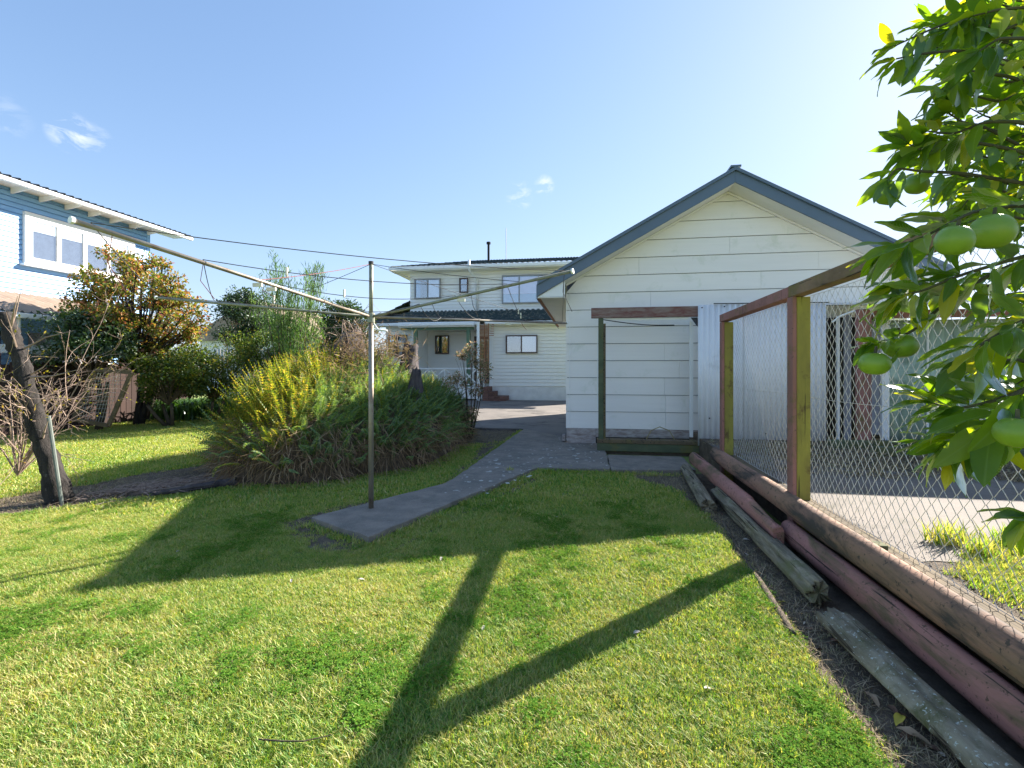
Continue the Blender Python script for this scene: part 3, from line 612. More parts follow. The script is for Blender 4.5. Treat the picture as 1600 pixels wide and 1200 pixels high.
# ================================================================ HOUSE AT THE BACK
HYF=20.21; UY=21.2
ho=thing('two_storey_house','white two-storey weatherboard house with a dark tiled roof at the end of the driveway','house',(-3.5,HYF,0))
bx('lower_wall',M['offwhite'],ho,-4.05,1.5,HYF,26,0.0,3.3)
bx('lower_wall',M['offwhite'],ho,-8.75,-7.35,HYF,26,0,3.3)
bx('upper_wall',M['offwhite'],ho,-8.0,2.0,UY,28,3.3,5.78)
bx('porch_wall',M['offwhite'],ho,-7.34,-4.06,HYF+1.5,HYF+1.6,0,3.3)
bx('porch_ceiling',M['soffit'],ho,-7.34,-4.06,HYF-.1,HYF+1.5,3.14,3.18)
def clad(x0,x1,y,z0,z1,pit,name='weatherboards'):
    mb=MB(); z=z0
    while z<z1-.02:
        zz=min(z+pit,z1); mb.add([(x0,y-.044,z+.02),(x1,y-.044,z+.02),(x1,y-.030,zz),(x0,y-.030,zz),(x0,y-.002,z+.02),(x1,y-.002,z+.02),(x1,y-.002,zz),(x0,y-.002,zz)],[(0,1,2,3),(0,4,5,1),(3,2,6,7)]); z+=pit
    o=mb.build(name,M['offwhite'],ho); o['kind']='stuff'; return o
clad(-4.05,1.5,HYF,.62,3.25,.148); clad(-8.75,-7.35,HYF,.62,3.25,.148); clad(-8.0,2.0,UY,3.5,5.75,.148); clad(-7.34,-4.06,HYF+1.5,.7,3.1,.148)
MB().box(-4.04,1.5,HYF-.03,HYF-.002,0,.61).build('plaster_base',M['plaster'],ho)
def window(x0,x1,y,z0,z1,fm,mull=(),depth=.10,inside=None,parent=ho,fr=.05):
    y=y-.045
    f=MB(); 
    f.box(x0,x1,y-depth,y-.03,z0,z0+fr).box(x0,x1,y-depth,y-.03,z1-fr,z1).box(x0,x0+fr,y-depth,y-.03,z0+fr,z1-fr).box(x1-fr,x1,y-depth,y-.03,z0+fr,z1-fr)
    for m_ in mull: f.box(m_-fr*.45,m_+fr*.45,y-depth+.002,y-.03,z0+fr,z1-fr)
    wdw=f.build('window',fm,parent)
    xs=[x0+fr]+list(mull)+[x1-fr]
    for a,b in zip(xs[:-1],xs[1:]):
        MB().box(a+.004,b-.004,y-.048,y-.044,z0+fr+.002,z1-fr-.002).build('pane',M['glass'],wdw)
    for it in (inside or []):
        (a,b,c,d,mm)=it; MB().box(a,b,y-.038,y-.034,c,d).build('curtain',mm,wdw)
    bx('window_back',M['dark'],wdw,x0+fr*.5,x1-fr*.5,y-.033,y-.0295,z0+fr*.5,z1-fr*.5)
    return wdw
window(-8.05+.28,-6.55,UY,4.55,5.46,M['greyframe'],(-7.15,),inside=[(-7.12,-6.62,4.62,5.4,M['curtain']),(-7.70,-7.50,4.62,5.4,M['bluecloth'])])
window(-5.66,-5.26,UY,4.78,5.44,M['brownframe'],())
window(-3.72,-1.2,UY,4.25,5.50,M['greyframe'],(-2.95,-2.1),inside=[(-3.67,-1.25,4.68,5.42,M['lilac']),(-3.67,-1.25,4.30,4.66,M['bluecloth'])])
window(-3.38,-2.04,HYF,2.02,2.78,M['brownframe'],(-2.72,),inside=[(-2.68,-2.1,2.08,2.73,M['curtain'])])
window(-8.6,-7.75,HYF,1.9,2.85,M['brownframe'],(-8.2,),inside=[(-8.1,-7.8,1.96,2.8,M['curtain'])])
window(-6.95,-6.3,HYF+1.5,2.05,2.9,M['brownframe'],())
bx('door_frame',M['soffit'],ho,-5.25,-4.16,HYF+1.43,HYF+1.47,.7,3.0)
bx('door',M['brownframe'],ho,-5.1,-4.25,HYF+1.40,HYF+1.428,.7,2.85)
bx('door_glass',M['glass'],ho,-4.95,-4.4,HYF+1.385,HYF+1.398,1.6,2.7)
bx('corner_board',M['white'],ho,-4.10,-3.96,HYF-.05,HYF-.031,.6,3.22)
# roofs with rounded tile courses
def tiled(name,corners,nx,ny,amp=.035):
    """corners: lower-left, lower-right, upper-right, upper-left"""
    a,b,c_,d_=[Vector(p) for p in corners]; nrm=(b-a).cross(d_-a).normalized(); V=[];F=[]
    for j in range(ny*2+1):
        row=j//2; t=(row+ (j%2))/ny if j<ny*2 else 1
        t=min(1,(j+1)//2/ny) 
        lift=.03 if j%2==0 else 0.0
        for i in range(nx*4+1):
            u=i/(nx*4); p=(a.lerp(b,u)).lerp(d_.lerp(c_,u),t)
            V.append(p+nrm*(amp*abs(math.sin(math.pi*i/4))+lift))
    w_=nx*4+1
    for j in range(ny*2):
        for i in range(nx*4): F.append((j*w_+i,j*w_+i+1,(j+1)*w_+i+1,(j+1)*w_+i))
    o=np_mesh(name,np.array([tuple(v) for v in V]),np.array(F),M['tile'],ho); return o
tiled('roof_tiles',[(-8.7,20.55,5.90),(2.6,20.55,5.90),(1.0,23.3,6.66),(-5.4,23.3,6.66)],46,10)
tiled('roof_tiles',[(-4.1,HYF-.45,3.34),(2.0,HYF-.45,3.34),(2.0,UY-.03,3.95),(-4.1,UY-.03,3.95)],26,5)
tiled('roof_tiles',[(-9.4,HYF-.45,3.34),(-4.1,HYF-.45,3.34),(-4.1,UY-.03,3.95),(-8.0,UY-.03,3.95)],22,5)
tiled('roof_tiles',[(-9.9,27,3.34),(-9.5,HYF-.4,3.34),(-8.02,UY-.1,4.45),(-8.02,27,4.75)],26,6)
MB().box(-8.75,2.7,20.45,20.56,5.76,5.90).build('gutter',M['white'],ho,bevel=.02)
bx('eave_soffit',M['soffit'],ho,-8.7,2.6,20.56,21.2,5.72,5.76)
MB().box(-8.75,-8.66,20.56,28,5.76,5.9).build('gutter',M['white'],ho)
bx('eave_soffit',M['soffit'],ho,-8.66,-8.0,21.2,28,5.72,5.76)
MB().box(-4.2,2.1,HYF-.56,HYF-.45,3.22,3.34).build('gutter',M['white'],ho,bevel=.02)
MB().box(-9.5,-4.5,HYF-.56,HYF-.45,3.20,3.33).build('gutter',M['white'],ho,bevel=.02)
bx('eave_soffit',M['soffit'],ho,-9.4,2.0,HYF-.45,HYF,3.19,3.22)
bx('porch_beam',M['greenpaint'],ho,-7.9,-4.7,HYF-.42,HYF-.30,3.02,3.18)
MB().box(-7.95,-4.62,HYF-.72,HYF-.60,3.17,3.30).build('porch_gutter',M['white'],ho,bevel=.02)
MB().box(-7.95,-4.62,HYF-.60,HYF-.57,3.12,3.34).build('porch_fascia',M['white'],ho)
MB().tube([(-5.05,20.42,6.08),(-5.05,20.42,5.75),(-5.05,20.5,5.65),(-4.86,21.1,5.35),(-4.86,21.12,3.95)],.055,8).build('downpipe',M['white'],ho,smooth=True)
MB().tube([(-7.42,HYF-.4,3.15),(-7.42,HYF-.2,2.8),(-7.42,HYF-.2,.2)],.045,8).build('downpipe',M['white'],ho,smooth=True)
MB().beam((-7.25,HYF-.36,.6),(-7.25,HYF-.36,3.02),.14,.12).build('porch_post',M['greenpaint'],ho)
MB().beam((-4.93,HYF-.36,.6),(-4.93,HYF-.36,3.02),.15,.12).build('porch_post',M['greenpaint'],ho)
MB().tube([(-4.55,22.2,6.4),(-4.55,22.2,7.25)],.055,8).build('flue',M['dark'],ho); MB().tube([(-4.55,22.2,7.2),(-4.55,22.2,7.3)],.10,8).build('flue_cowl',M['dark'],ho)
MB().tube([(-4.1,24.5,6.9),(-4.1,24.5,8.6)],.018,5).build('aerial',M['greyframe'],ho)
bx('porch_deck',M['white'],ho,-7.3,-4.25,HYF-.75,HYF+1.4,.12,.62)
for k in range(4): MB().box(-4.95,-4.25,HYF-.79,HYF-.755,.14+.12*k,.14+.12*k+.105).build('deck_board',M['white'],ho)
bx('porch_post',M['white'],ho,-4.47,-4.36,HYF-.82,HYF-.72,0,3.3)
bx('porch_post',M['white'],ho,-4.33,-4.22,HYF-.60,HYF-.50,0,1.4)
# trellis beside the steps
for k in range(34):
    z=1.25+k*.058; MB().beam((-4.36,HYF-.76,z),(-4.02,HYF-.58,z+.0),.02,.028).build('trellis_slat',M['trellis'],ho)
for x,yy in ((-4.36,HYF-.73),(-4.18,HYF-.64),(-4.02,HYF-.56)): MB().beam((x,yy,1.2),(x,yy,3.25),.03,.03).build('trellis_upright',M['trellis'],ho)
for k in range(6):
    MB().beam((-4.02+k*.03,HYF-.57,2.75+.09*k),(-3.82,HYF-.5,2.75+.09*k),.02,.03).build('trellis_slat',M['trellis'],ho)
# balustrade with crossed braces
MB().beam((-7.2,HYF-.78,1.38),(-4.45,HYF-.78,1.38),.05,.06).build('hand_rail',M['white'],ho)
MB().beam((-7.2,HYF-.78,.72),(-4.45,HYF-.78,.72),.05,.05).build('bottom_rail',M['white'],ho)
for k in range(4):
    x0=-7.2+k*.69; x1=x0+.66
    MB().beam((x0,HYF-.78,.74),(x1,HYF-.78,1.36),.03,.05).build('cross_brace',M['white'],ho); MB().beam((x0,HYF-.745,1.36),(x1,HYF-.745,.74),.03,.05).build('cross_brace',M['white'],ho)
    MB().beam((x1+.015,HYF-.765,.62),(x1+.015,HYF-.765,1.36),.05,.05).build('baluster',M['white'],ho)
# brick steps
st=thing('brick_steps','small red brick steps rising to the porch beside the white house wall','steps',(-3.9,HYF-.5,0.06))
for k in range(3):
    x1=-3.18-.32*k; 
    for c0 in range(int((x1+4.2)/.24)):
        for r_ in range(4):
            for zz in range(2):
                xx=-4.2+c0*.24+(.0 if zz else .0)
                MB().box(xx+.004,xx+.232,HYF-.95+r_*.225+.004,HYF-.95+r_*.225+.221,.06+k*.19+zz*.095+.004,.06+k*.19+zz*.095+.091).build('brick',M['brick'],st)

# ================================================================ NEIGHBOUR HOUSE (LEFT)
ne=thing('blue_house','pale blue weatherboard house with a white four-light window on the left','house',(-16,8,0))
NX=-14; NE=13.63
bx('wall',M['blue'],ne,-22,NX,-2,NE,0,5.85)
mb=MB(); z=.6
while z<5.75:
    zz=min(z+.125,5.76)
    mb.add([(NX+.044,-2,z+.018),(NX+.044,NE,z+.018),(NX+.030,NE,zz),(NX+.030,-2,zz),(NX+.002,-2,z+.018),(NX+.002,NE,z+.018),(NX+.002,NE,zz),(NX+.002,-2,zz)],[(0,1,2,3),(0,4,5,1),(3,2,6,7)]); z+=.125
o=mb.build('weatherboards',M['blue'],ne); o['kind']='stuff'
bx('corner_board',M['blue'],ne,NX+.004,NX+.045,NE-.1,NE+.02,.3,5.8)
# window: surround, sashes, panes
wy0,wy1,wz0,wz1=10.08,13.05,4.02,5.33
f=MB(); t=.13
f.box(NX+.03,NX+.12,wy0,wy1,wz0,wz0+t).box(NX+.03,NX+.12,wy0,wy1,wz1-t,wz1).box(NX+.03,NX+.118,wy0,wy0+t,wz0+t,wz1-t).box(NX+.03,NX+.118,wy1-t,wy1,wz0+t,wz1-t)
wn=f.build('window',M['white'],ne)
MB().box(NX+.03,NX+.18,wy0-.06,wy1+.06,wz0-.05,wz0-.002).build('sill',M['white'],wn)
npn=4; pw=(wy1-wy0-2*t)/npn
for k in range(npn):
    a=wy0+t+k*pw; b=a+pw
    s_=MB(); q=.055
    s_.box(NX+.03,NX+.098,a,a+q,wz0+t,wz1-t).box(NX+.03,NX+.098,b-q,b,wz0+t,wz1-t).box(NX+.03,NX+.097,a+q,b-q,wz0+t,wz0+t+q).box(NX+.03,NX+.097,a+q,b-q,wz1-t-q,wz1-t)
    s_.build('sash',M['white'],wn)
    MB().box(NX+.078,NX+.082,a+q,b-q,wz0+t+q,wz1-t-q).build('pane',M['glass'],wn)
    MB().box(NX+.068,NX+.072,a+q,b-q,wz1-t-q-.26,wz1-t-q).build('net_curtain',M['white'],wn)
bx('window_back',M['greyblue'],wn,NX+.046,NX+.052,wy0+t,wy1-t,wz0+t,wz1-t)
# eaves
EX=-13.35
MB().box(EX-.02,EX+.09,-2,14.62,5.74,5.84).build('gutter',M['white'],ne,bevel=.02)
MB().box(NX,EX-.02,-2,14.6,5.83,5.85).build('eave_soffit',M['soffit'],ne)
y=3.0
while y<14:
    MB().prism([(NX+.04,5.68),(EX-.05,5.76),(EX-.05,5.828),(NX+.04,5.828)],'y',y,y+.042).build('rafter_tail',M['white'],ne); y+=.62
V=[];F=[]; i=0; y=-2.0
prof=[(0,0),(.13,0),(.145,.045),(.185,.045),(.20,0)]
pts=[]
while y<14.6:
    for (u,h) in prof[:-1]: pts.append((y+u,h))
    y+=.2
for (yy,h) in pts: V+=[(EX+.03,yy,5.87+h),(-18,yy,6.75+h)]
F=[(2*i,2*i+1,2*i+3,2*i+2) for i in range(len(pts)-1)]
np_mesh('roof_sheet',np.array(V),np.array(F),M['darkroof'],ne)
# lower verandah roof
RX=-12.0
V=[]; n=82
for i in range(n*4+1):
    yy=-2+14.5*i/(n*4); h=.045*(1 if i%4 in (1,) else 0); V+=[(RX,yy,2.60+h),(NX+.05,yy,3.24+h)]
F=[(2*i,2*i+1,2*i+3,2*i+2) for i in range(n*4)]
np_mesh('verandah_roof',np.array(V),np.array(F),M['rust'],ne)
MB().box(RX-.04,RX+.07,-2,12.5,2.47,2.58).build('gutter',M['white'],ne,bevel=.02)
for yy in (4,6.4,8.6,10.6,12.4): MB().beam((RX-.08,yy,0),(RX-.08,yy,2.48),.10,.10).build('verandah_post',M['white'],ne)
MB().box(RX-.12,RX-.04,-2,12.4,1.72,1.90).build('verandah_rail',M['white'],ne)
bx('dark_opening',M['dark'],ne,NX+.05,NX+.07,5.5,9.6,.8,2.3); bx('dark_opening',M['greypanel'],ne,NX+.05,NX+.07,10.2,12,1.2,2.3)

# paling fence, left boundary
pf=thing('paling_fence','old red-brown paling fence half hidden behind the bare shrub on the left','fence',(-11.6,9,0))
y=4.6; 
while y<12.6:
    h=1.52+random.uniform(-.06,.05); MB().box(-11.62,-11.60,y,y+.135,.03,h).build('paling',M['palings'],pf); y+=.148
for zz in (.4,1.25): MB().beam((-11.66,4.6,zz),(-11.66,12.6,zz),.05,.09).build('rail',M['palings'],pf)
pf2=thing('paling_fence','pale timber paling fence showing through the trees beyond the fern bank','fence',(-9,16,0))
x=-14.5
while x<-8.6:
    MB().box(x,x+.13,17.0,17.02,.03,2.15+random.uniform(-.03,.03)).build('paling',M['palefence'],pf2); x+=.145
# leaning gate frame with netting
lg=thing('netting_gate','wooden gate frame with wire netting leaning in front of the paling fence','gate',(-8.9,8.3,0))
A=W(115,655,10.3); B=W(150,578,10.3); Cc=W(206,582,10.3); D=W(170,665,10.3)
for p,q in ((A,B),(B,Cc),(Cc,D),(D,A)): MB().beam(p,q,.05,.08).build('frame_bar',M['plank'],lg)
mb=MB()
for i in range(1,13):
    mb.tube([A.lerp(D,i/13),B.lerp(Cc,max(0,(i-3)/13))],.004,3,False); mb.tube([A.lerp(B,i/13),D.lerp(Cc,min(1,(i+1)/13))],.004,3,False)
mb.build('wire_netting',M['galv'],lg)
MB().beam(W(70,660,10.6),W(140,560,10.6),.05,.09).build('diagonal_brace',M['palings'],lg)

# far house roof glimpsed behind the autumn tree
fh=thing('far_house','distant house with a brown sloping roof behind the autumn tree','house',(-19,27,0))
bx('wall',M['offwhite'],fh,-24,-16.4,27,33,0,3.2)
MB().prism([(-24.6,3.1),(-15.6,3.1),(-20.2,5.6)],'y',26.5,33.5).build('roof',M['palefence'] if False else M['rust'],fh)
window(-19.5,-17.8,27,1.2,2.4,M['white'],(-18.6,),parent=fh)

# ================================================================ VEGETATION
def unit(a): return a/np.maximum(np.linalg.norm(a,axis=1,keepdims=True),1e-9)
def leaf_arrays(P,D,Nn,L,Wd,fold=.25):
    D=unit(D); S=unit(np.cross(D,Nn)); U=np.cross(S,D); L=L[:,None]; Wd=Wd[:,None]
    v0=P; v1=P+D*L*.45-S*Wd*.5+U*Wd*fold; v2=P+D*L; v3=P+D*L*.45+S*Wd*.5+U*Wd*fold
    V=np.stack([v0,v1,v2,v3],1).reshape(-1,3); n=len(P); b=np.arange(n)[:,None]*4
    F=np.concatenate([b+np.array([[0,2,1]]),b+np.array([[0,3,2]])],0)
    return V,F
def leaves(name,m,parent,P,D,Nn,L,Wd,fold=.25,kind=None):
    V,F=leaf_arrays(P,D,Nn,L,Wd,fold); o=np_mesh(name,V,F,m,parent)
    if kind: o['kind']=kind
    return o
def clump_cloud(centers,radii,n,leaf,lw,droop=.2,outward=.8):
    k=len(centers); idx=rng.integers(0,k,n); c=np.array(centers)[idx]; r=np.array(radii)[idx]
    off=rng.normal(size=(n,3)); off=unit(off)*(rng.random((n,1))**.45)
    P=c+off*r[:,None]*np.array([1,1,.75]); D=off*outward+rng.normal(size=(n,3))*.6; D[:,2]-=droop
    Nn=rng.normal(size=(n,3))*.7+np.array([0,0,1]); L=leaf*(.6+.7*rng.random(n)); return P,D,Nn,L,L*lw
def tree(name,label,cat,base,crown_c,crown_r,nclump,clump_r,nleaf,leaf,lw,lm,bark,trunk_r=.07,stems=1,group=None,seed=1,fill=.85,extra=None):
    rs=random.Random(seed); base=Vector(base); cc=Vector(crown_c); t=thing(name,label,cat,base,group)
    cs=[]; rr=[]
    while len(cs)<nclump:
        v=Vector((rs.uniform(-1,1),rs.uniform(-1,1),rs.uniform(-1,1)))
        if v.length>1 or v.length<.35: continue
        cs.append((cc.x+v.x*crown_r[0]*fill,cc.y+v.y*crown_r[1]*fill,cc.z+v.z*crown_r[2]*fill)); rr.append(clump_r*rs.uniform(.55,1.25))
    if extra:
        for e in extra: cs.append(tuple(e[0])); rr.append(e[1])
    fork=base.lerp(Vector((cc.x,cc.y,cc.z-crown_r[2]*.7)),.75)
    tb=MB()
    for s_ in range(stems):
        o_=Vector((rs.uniform(-.12,.12),rs.uniform(-.12,.12),0))*(stems>1)
        tb.tube([base+o_*.6,base.lerp(fork,.5)+o_*2,fork+o_*3],[trunk_r*1.2,trunk_r,trunk_r*.75],8)
    tb.build('trunk',bark,t,smooth=True)
    bb=MB()
    for c in cs:
        c=Vector(c); mid=fork.lerp(c,.5)+Vector((rs.uniform(-.1,.1),rs.uniform(-.1,.1),rs.uniform(0,.15)))
        bb.tube([fork,mid,c],[trunk_r*.45,trunk_r*.28,trunk_r*.1],5,False)
        for q in range(4):
            e=c+Vector((rs.uniform(-1,1),rs.uniform(-1,1),rs.uniform(-.5,1)))*clump_r*.9
            bb.tube([c.lerp(mid,.3),e],[trunk_r*.12,trunk_r*.04],3,False)
    o=bb.build('branches',bark,t); o['kind']='stuff'
    o=leaves('crown',lm,t,*clump_cloud(cs,rr,nleaf,leaf,lw),kind='stuff'); return t
# autumn maple
mb_=W(212,650,11.8); mb_.z=0
tree('maple_tree','autumn maple with orange and yellow-green leaves in front of the blue house','tree',mb_,W(214,482,11.6),(1.65,1.3,1.6),105,.27,17000,.075,.7,M['maple'],M['bark'],.075,3,seed=4,
   extra=[(W(190,408,11.5),.28),(W(285,500,11.2),.4),(W(120,465,11.2),.3),(W(165,395,11.6),.22),(W(310,500,11.3),.25),(W(140,425,11.4),.22)])
b=W(150,640,10.8); b.z=0
tree('camellia_shrub','dark green glossy shrub beneath the left side of the autumn maple','shrub',b,W(140,535,10.8),(1.0,.8,.75),34,.34,9000,.085,.5,M['darkleaf'],M['stem'],.05,2,seed=5,extra=[(W(75,510,10.6),.4),(W(60,560,10.4),.35)])
b=W(268,650,11.5); b.z=0
tree('garden_shrub','yellow-green leafy shrub between the maple and the fern bank','shrub',b,W(262,585,11.4),(.9,.8,.75),26,.33,7000,.07,.55,M['midleaf'],M['stem'],.04,3,seed=6,extra=[(W(290,560,11.2),.35)])
b=W(330,650,12.5); b.z=0
tree('garden_shrub','olive green shrub directly left of the fern bank','shrub',b,W(335,575,12.3),(1.1,.8,.95),30,.36,9000,.07,.5,M['midleaf'],M['stem'],.04,3,seed=16,extra=[(W(360,535,12.4),.4),(W(310,560,12.4),.35)])
b=W(385,640,15); b.z=0
tree('glossy_tree','rounded glossy-leaved tree left of the wispy tree','tree',b,W(385,500,15),(.9,.8,1.0),30,.36,8000,.085,.5,M['darkleaf'],M['stem'],.06,2,seed=7,extra=[(W(365,470,15),.35),(W(410,468,15),.3)])
b=W(545,640,14); b.z=0
tree('dense_tree','dense dark green round tree behind the fern bank next to the white house','tree',b,W(540,535,14),(1.0,.9,1.35),48,.36,14000,.08,.6,M['darkleaf'],M['stem'],.08,2,seed=8,extra=[(W(590,560,13.6),.35),(W(520,480,14),.3),(W(570,500,14),.3),(W(598,585,13.6),.3)])
b=W(440,640,13); b.z=0
tree('shrub_mass','mid green bushy shrub under the wispy tree','shrub',b,W(435,560,13),(1.5,.9,.9),36,.38,11000,.065,.5,M['midleaf'],M['stem'],.04,3,seed=9,extra=[(W(480,520,13),.35),(W(395,545,13),.4)])
# wispy tree: upright sprays of fine needles
wt=thing('wispy_tree','tall feathery tree with thin upright sprays rising above the fern bank','tree',(W(455,600,12).x,W(455,600,12).y,0))
wb=Vector(wt.location); bb=MB(); P=[];D=[]
for i in range(34):
    tx=random.gauss(450,30); ty=random.uniform(415,520) if random.random()<.75 else random.uniform(395,430)
    if i==0: tx,ty=430,397
    if i==1: tx,ty=496,415
    if i==2: tx,ty=405,430
    e=W(min(505,max(395,tx)),ty,12+random.uniform(-.6,.6)); m_=wb.lerp(e,.5)+Vector((random.uniform(-.1,.1),random.uniform(-.1,.1),-.1)); m_.z=max(m_.z,.8)
    bb.tube([wb,m_,e],[.022,.014,.004],4,False)
    for q in range(190):
        t=random.uniform(.15,1.0); p=m_.lerp(e,t)+Vector((random.gauss(0,.07),random.gauss(0,.07),random.gauss(0,.05)))*(1.3-t*.9)*1.6
        P.append(p); D.append(Vector((random.gauss(0,.45),random.gauss(0,.45),1)))
bb.build('branches',M['stem'],wt)['kind']='stuff'
n=len(P); L=.10+.10*rng.random(n)
leaves('crown',M['wisp'],wt,np.array([tuple(p) for p in P]),np.array([tuple(p) for p in D]),rng.normal(size=(n,3)),L,np.full(n,.015),kind='stuff')

# ---- fronds
def frond_template(n=22,L=1.0,wmax=.085,curl=.5):
    V=[];F=[]
    def axis(t): 
        return np.array([0,t*(1-.0*t)*L*math.cos(curl*t*.9),L*t*math.sin(.0)+(-curl*.35*t*t)*L])
    ps=[axis(i/n) for i in range(n+1)]
    for i in range(n):
        a,b=ps[i],ps[i+1]; k=len(V); V+=[a+[-.004,0,0],a+[.004,0,0],b+[.003,0,0],b+[-.003,0,0]]; F+=[(k,k+1,k+2),(k,k+2,k+3)]
    for i in range(2,n+1):
        t=i/n; w_=wmax*(math.sin(math.pi*min(1,t*1.02)**.8)**.7 if t<1 else .05)+.006; p=ps[i]; st_=L/n*.85
        for s_ in (-1,1):
            k=len(V); V+=[p+[0,-st_*.35,0],p+[s_*w_*.5,st_*.45,.012],p+[s_*w_,st_*.35,-.01],p+[0,st_*.45,0]]
            F+=[(k,k+1,k+3),(k+1,k+2,k+3)] if s_>0 else [(k,k+3,k+1),(k+1,k+3,k+2)]
    return np.array(V),np.array(F)
TPL=[frond_template(18,1,.10,c) for c in (.25,.6,1.0)]
def fronds(name,m,specs,parent=None):
    """specs: list of (pos, dir(Vector), length, roll, tpl)"""
    VS=[];FS=[];b=0
    for (p,d,L,roll,k,ws) in specs:
        V,F=TPL[k]; y=Vector(d).normalized(); x=y.cross(Vector((0,0,1)))
        if x.length<.05: x=Vector((1,0,0))
        x.normalize(); z=x.cross(y); q=Matrix.Rotation(roll,3,y); x=q@x; z=q@z
        Mx=np.array([x,y,z]); S=V.copy(); S=S*np.array([L*ws,L,L]); VS.append(S@Mx+np.array(p)); FS.append(F+b); b+=len(V)
    return np_mesh(name,np.concatenate(VS),np.concatenate(FS),m,parent)
# mound profile under the ferns
def hmound(x,y):
    # bank axis runs from (-4.2,5.9) to (-2.7,9.9); left shoulder and a right shoulder
    def g(cx,cy,rx,ry,h,a):
        dx,dy=x-cx,y-cy; c,s=math.cos(a),math.sin(a); u=(dx*c+dy*s)/rx; v=(-dx*s+dy*c)/ry; q=u*u+v*v
        return h*max(0,1-q)**.5
    return max(g(-3.98,6.6,1.08,1.40,1.28,.4),g(-3.5,7.6,1.25,1.8,1.30,.2),g(-3.95,7.5,1.35,1.6,1.5,0),g(-3.1,8.6,.78,1.6,1.12,.1),g(-3.7,8.0,.7,.8,1.75,0))
V=[];F=[]; nx,ny=70,80; x0,x1,y0,y1=-6.4,-1.9,5.0,10.7
for j in range(ny+1):
    for i in range(nx+1):
        x=x0+(x1-x0)*i/nx; y=y0+(y1-y0)*j/ny; h=hmound(x,y); V.append((x,y,(-.05 if h<=0 else h*.85+noise.noise(Vector((x*3,y*3,0)))*.08)))
for j in range(ny):
    for i in range(nx): F.append((j*(nx+1)+i,j*(nx+1)+i+1,(j+1)*(nx+1)+i+1,(j+1)*(nx+1)+i))
np_mesh('fern_bank_mound',np.array(V),np.array(F),pmat('matted_dead_fern',(.17,.115,.07),(.07,.05,.032),scale=12,rough=.95,bump=1,bscale=40,bdist=.03),None,True)['kind']='structure'
sp_b=[];sp_d=[];sp_x=[]
tries=0
while len(sp_b)<1500 or len(sp_d)<2400:
    tries+=1
    if tries>80000: break
    x=random.uniform(x0,x1); y=random.uniform(y0,y1); h=hmound(x,y)
    if h<.12: continue
    gx=hmound(x+.06,y)-hmound(x-.06,y); gy=hmound(x,y+.06)-hmound(x,y-.06); nrm=Vector((-gx/.12,-gy/.12,1)).normalized()
    p=Vector((x,y,h*.8)); right=(x-(-3.95))*1.0+(y-7.2)*(.25)>0.0
    d=nrm*.8+Vector((random.gauss(0,.35),random.gauss(0,.35),random.uniform(.3,1.0)))
    if not right:
        if len(sp_b)<1500:
            L=random.uniform(.38,.72); bright=h>.5 or random.random()<.4
            if h>.6: d=Vector((random.gauss(0,.3),random.gauss(0,.3),1.1))+nrm*.3
            (sp_b if bright else sp_d).append((p,d,L,random.uniform(-.8,.8),random.choice((0,0,1,2)),1.0))
    else:
        if random.random()<.10 and h>.75: sp_b.append((p,Vector((random.gauss(0,.25),random.gauss(0,.25),1.2)),random.uniform(.3,.55),random.uniform(-.5,.5),0,1.0))
        elif len(sp_d)<2400: sp_d.append((p,d,random.uniform(.30,.52),random.uniform(-1,1),random.choice((0,1,2)),1.25))
o=fronds('bright_ferns',M['fernb'],sp_b); tag(o,'yellow-tipped sword ferns growing over the left and top of the bank','ferns',kind='stuff')
o=fronds('dark_ferns',M['fernd'],sp_d); tag(o,'dark green dense ferns covering the right side of the bank','ferns',kind='stuff')
# dead skirt at the foot + tangles
P=[];D=[];L=[]
tries=0
while len(P)<15000 and tries<400000:
    tries+=1
    x=random.uniform(x0,x1); y=random.uniform(y0,y1); h=hmound(x,y)
    if h<.02 or h>.78 or (h>.5 and random.random()<.6): continue
    gx=hmound(x+.05,y)-hmound(x-.05,y); gy=hmound(x,y+.05)-hmound(x,y-.05)
    if -gy*.9+gx*.25<.03 and random.random()<.8: continue
    if x>-3.3 and y>7.0 and random.random()<.55: continue
    dn=Vector((-gx,-gy,0)); dn=dn.normalized() if dn.length>0 else Vector((0,-1,0)); o_=random.uniform(.02,.20)
    P.append((x+dn.x*o_,y+dn.y*o_,max(.03,h*.9+random.uniform(-.03,.05)))); D.append((dn.x*.5+random.gauss(0,.45),dn.y*.5+random.gauss(0,.4),random.uniform(-1.4,.15))); L.append(random.uniform(.12,.36))
for i in range(2400):
    cx,cy,cz,r=random.choice(((-3.75,6.7,1.25,.3),(-3.75,7.3,1.65,.3),(-3.5,7.9,1.75,.3),(-3.45,6.5,.9,.25),(-3.5,6.2,.6,.22)))
    P.append((cx+random.gauss(0,r),cy+random.gauss(0,r*.6),cz+random.gauss(0,r*.6))); D.append((random.gauss(0,1),random.gauss(0,1),random.gauss(0,.7))); L.append(random.uniform(.12,.32))
n=len(P); L=np.array(L)
o=leaves('dead_fronds',M['dead'],None,np.array(P),np.array(D),rng.normal(size=(n,3)),L,np.full(n,.010)); tag(o,'brown dead fronds and dry grass hanging at the foot of the fern bank','dead fronds',kind='stuff')
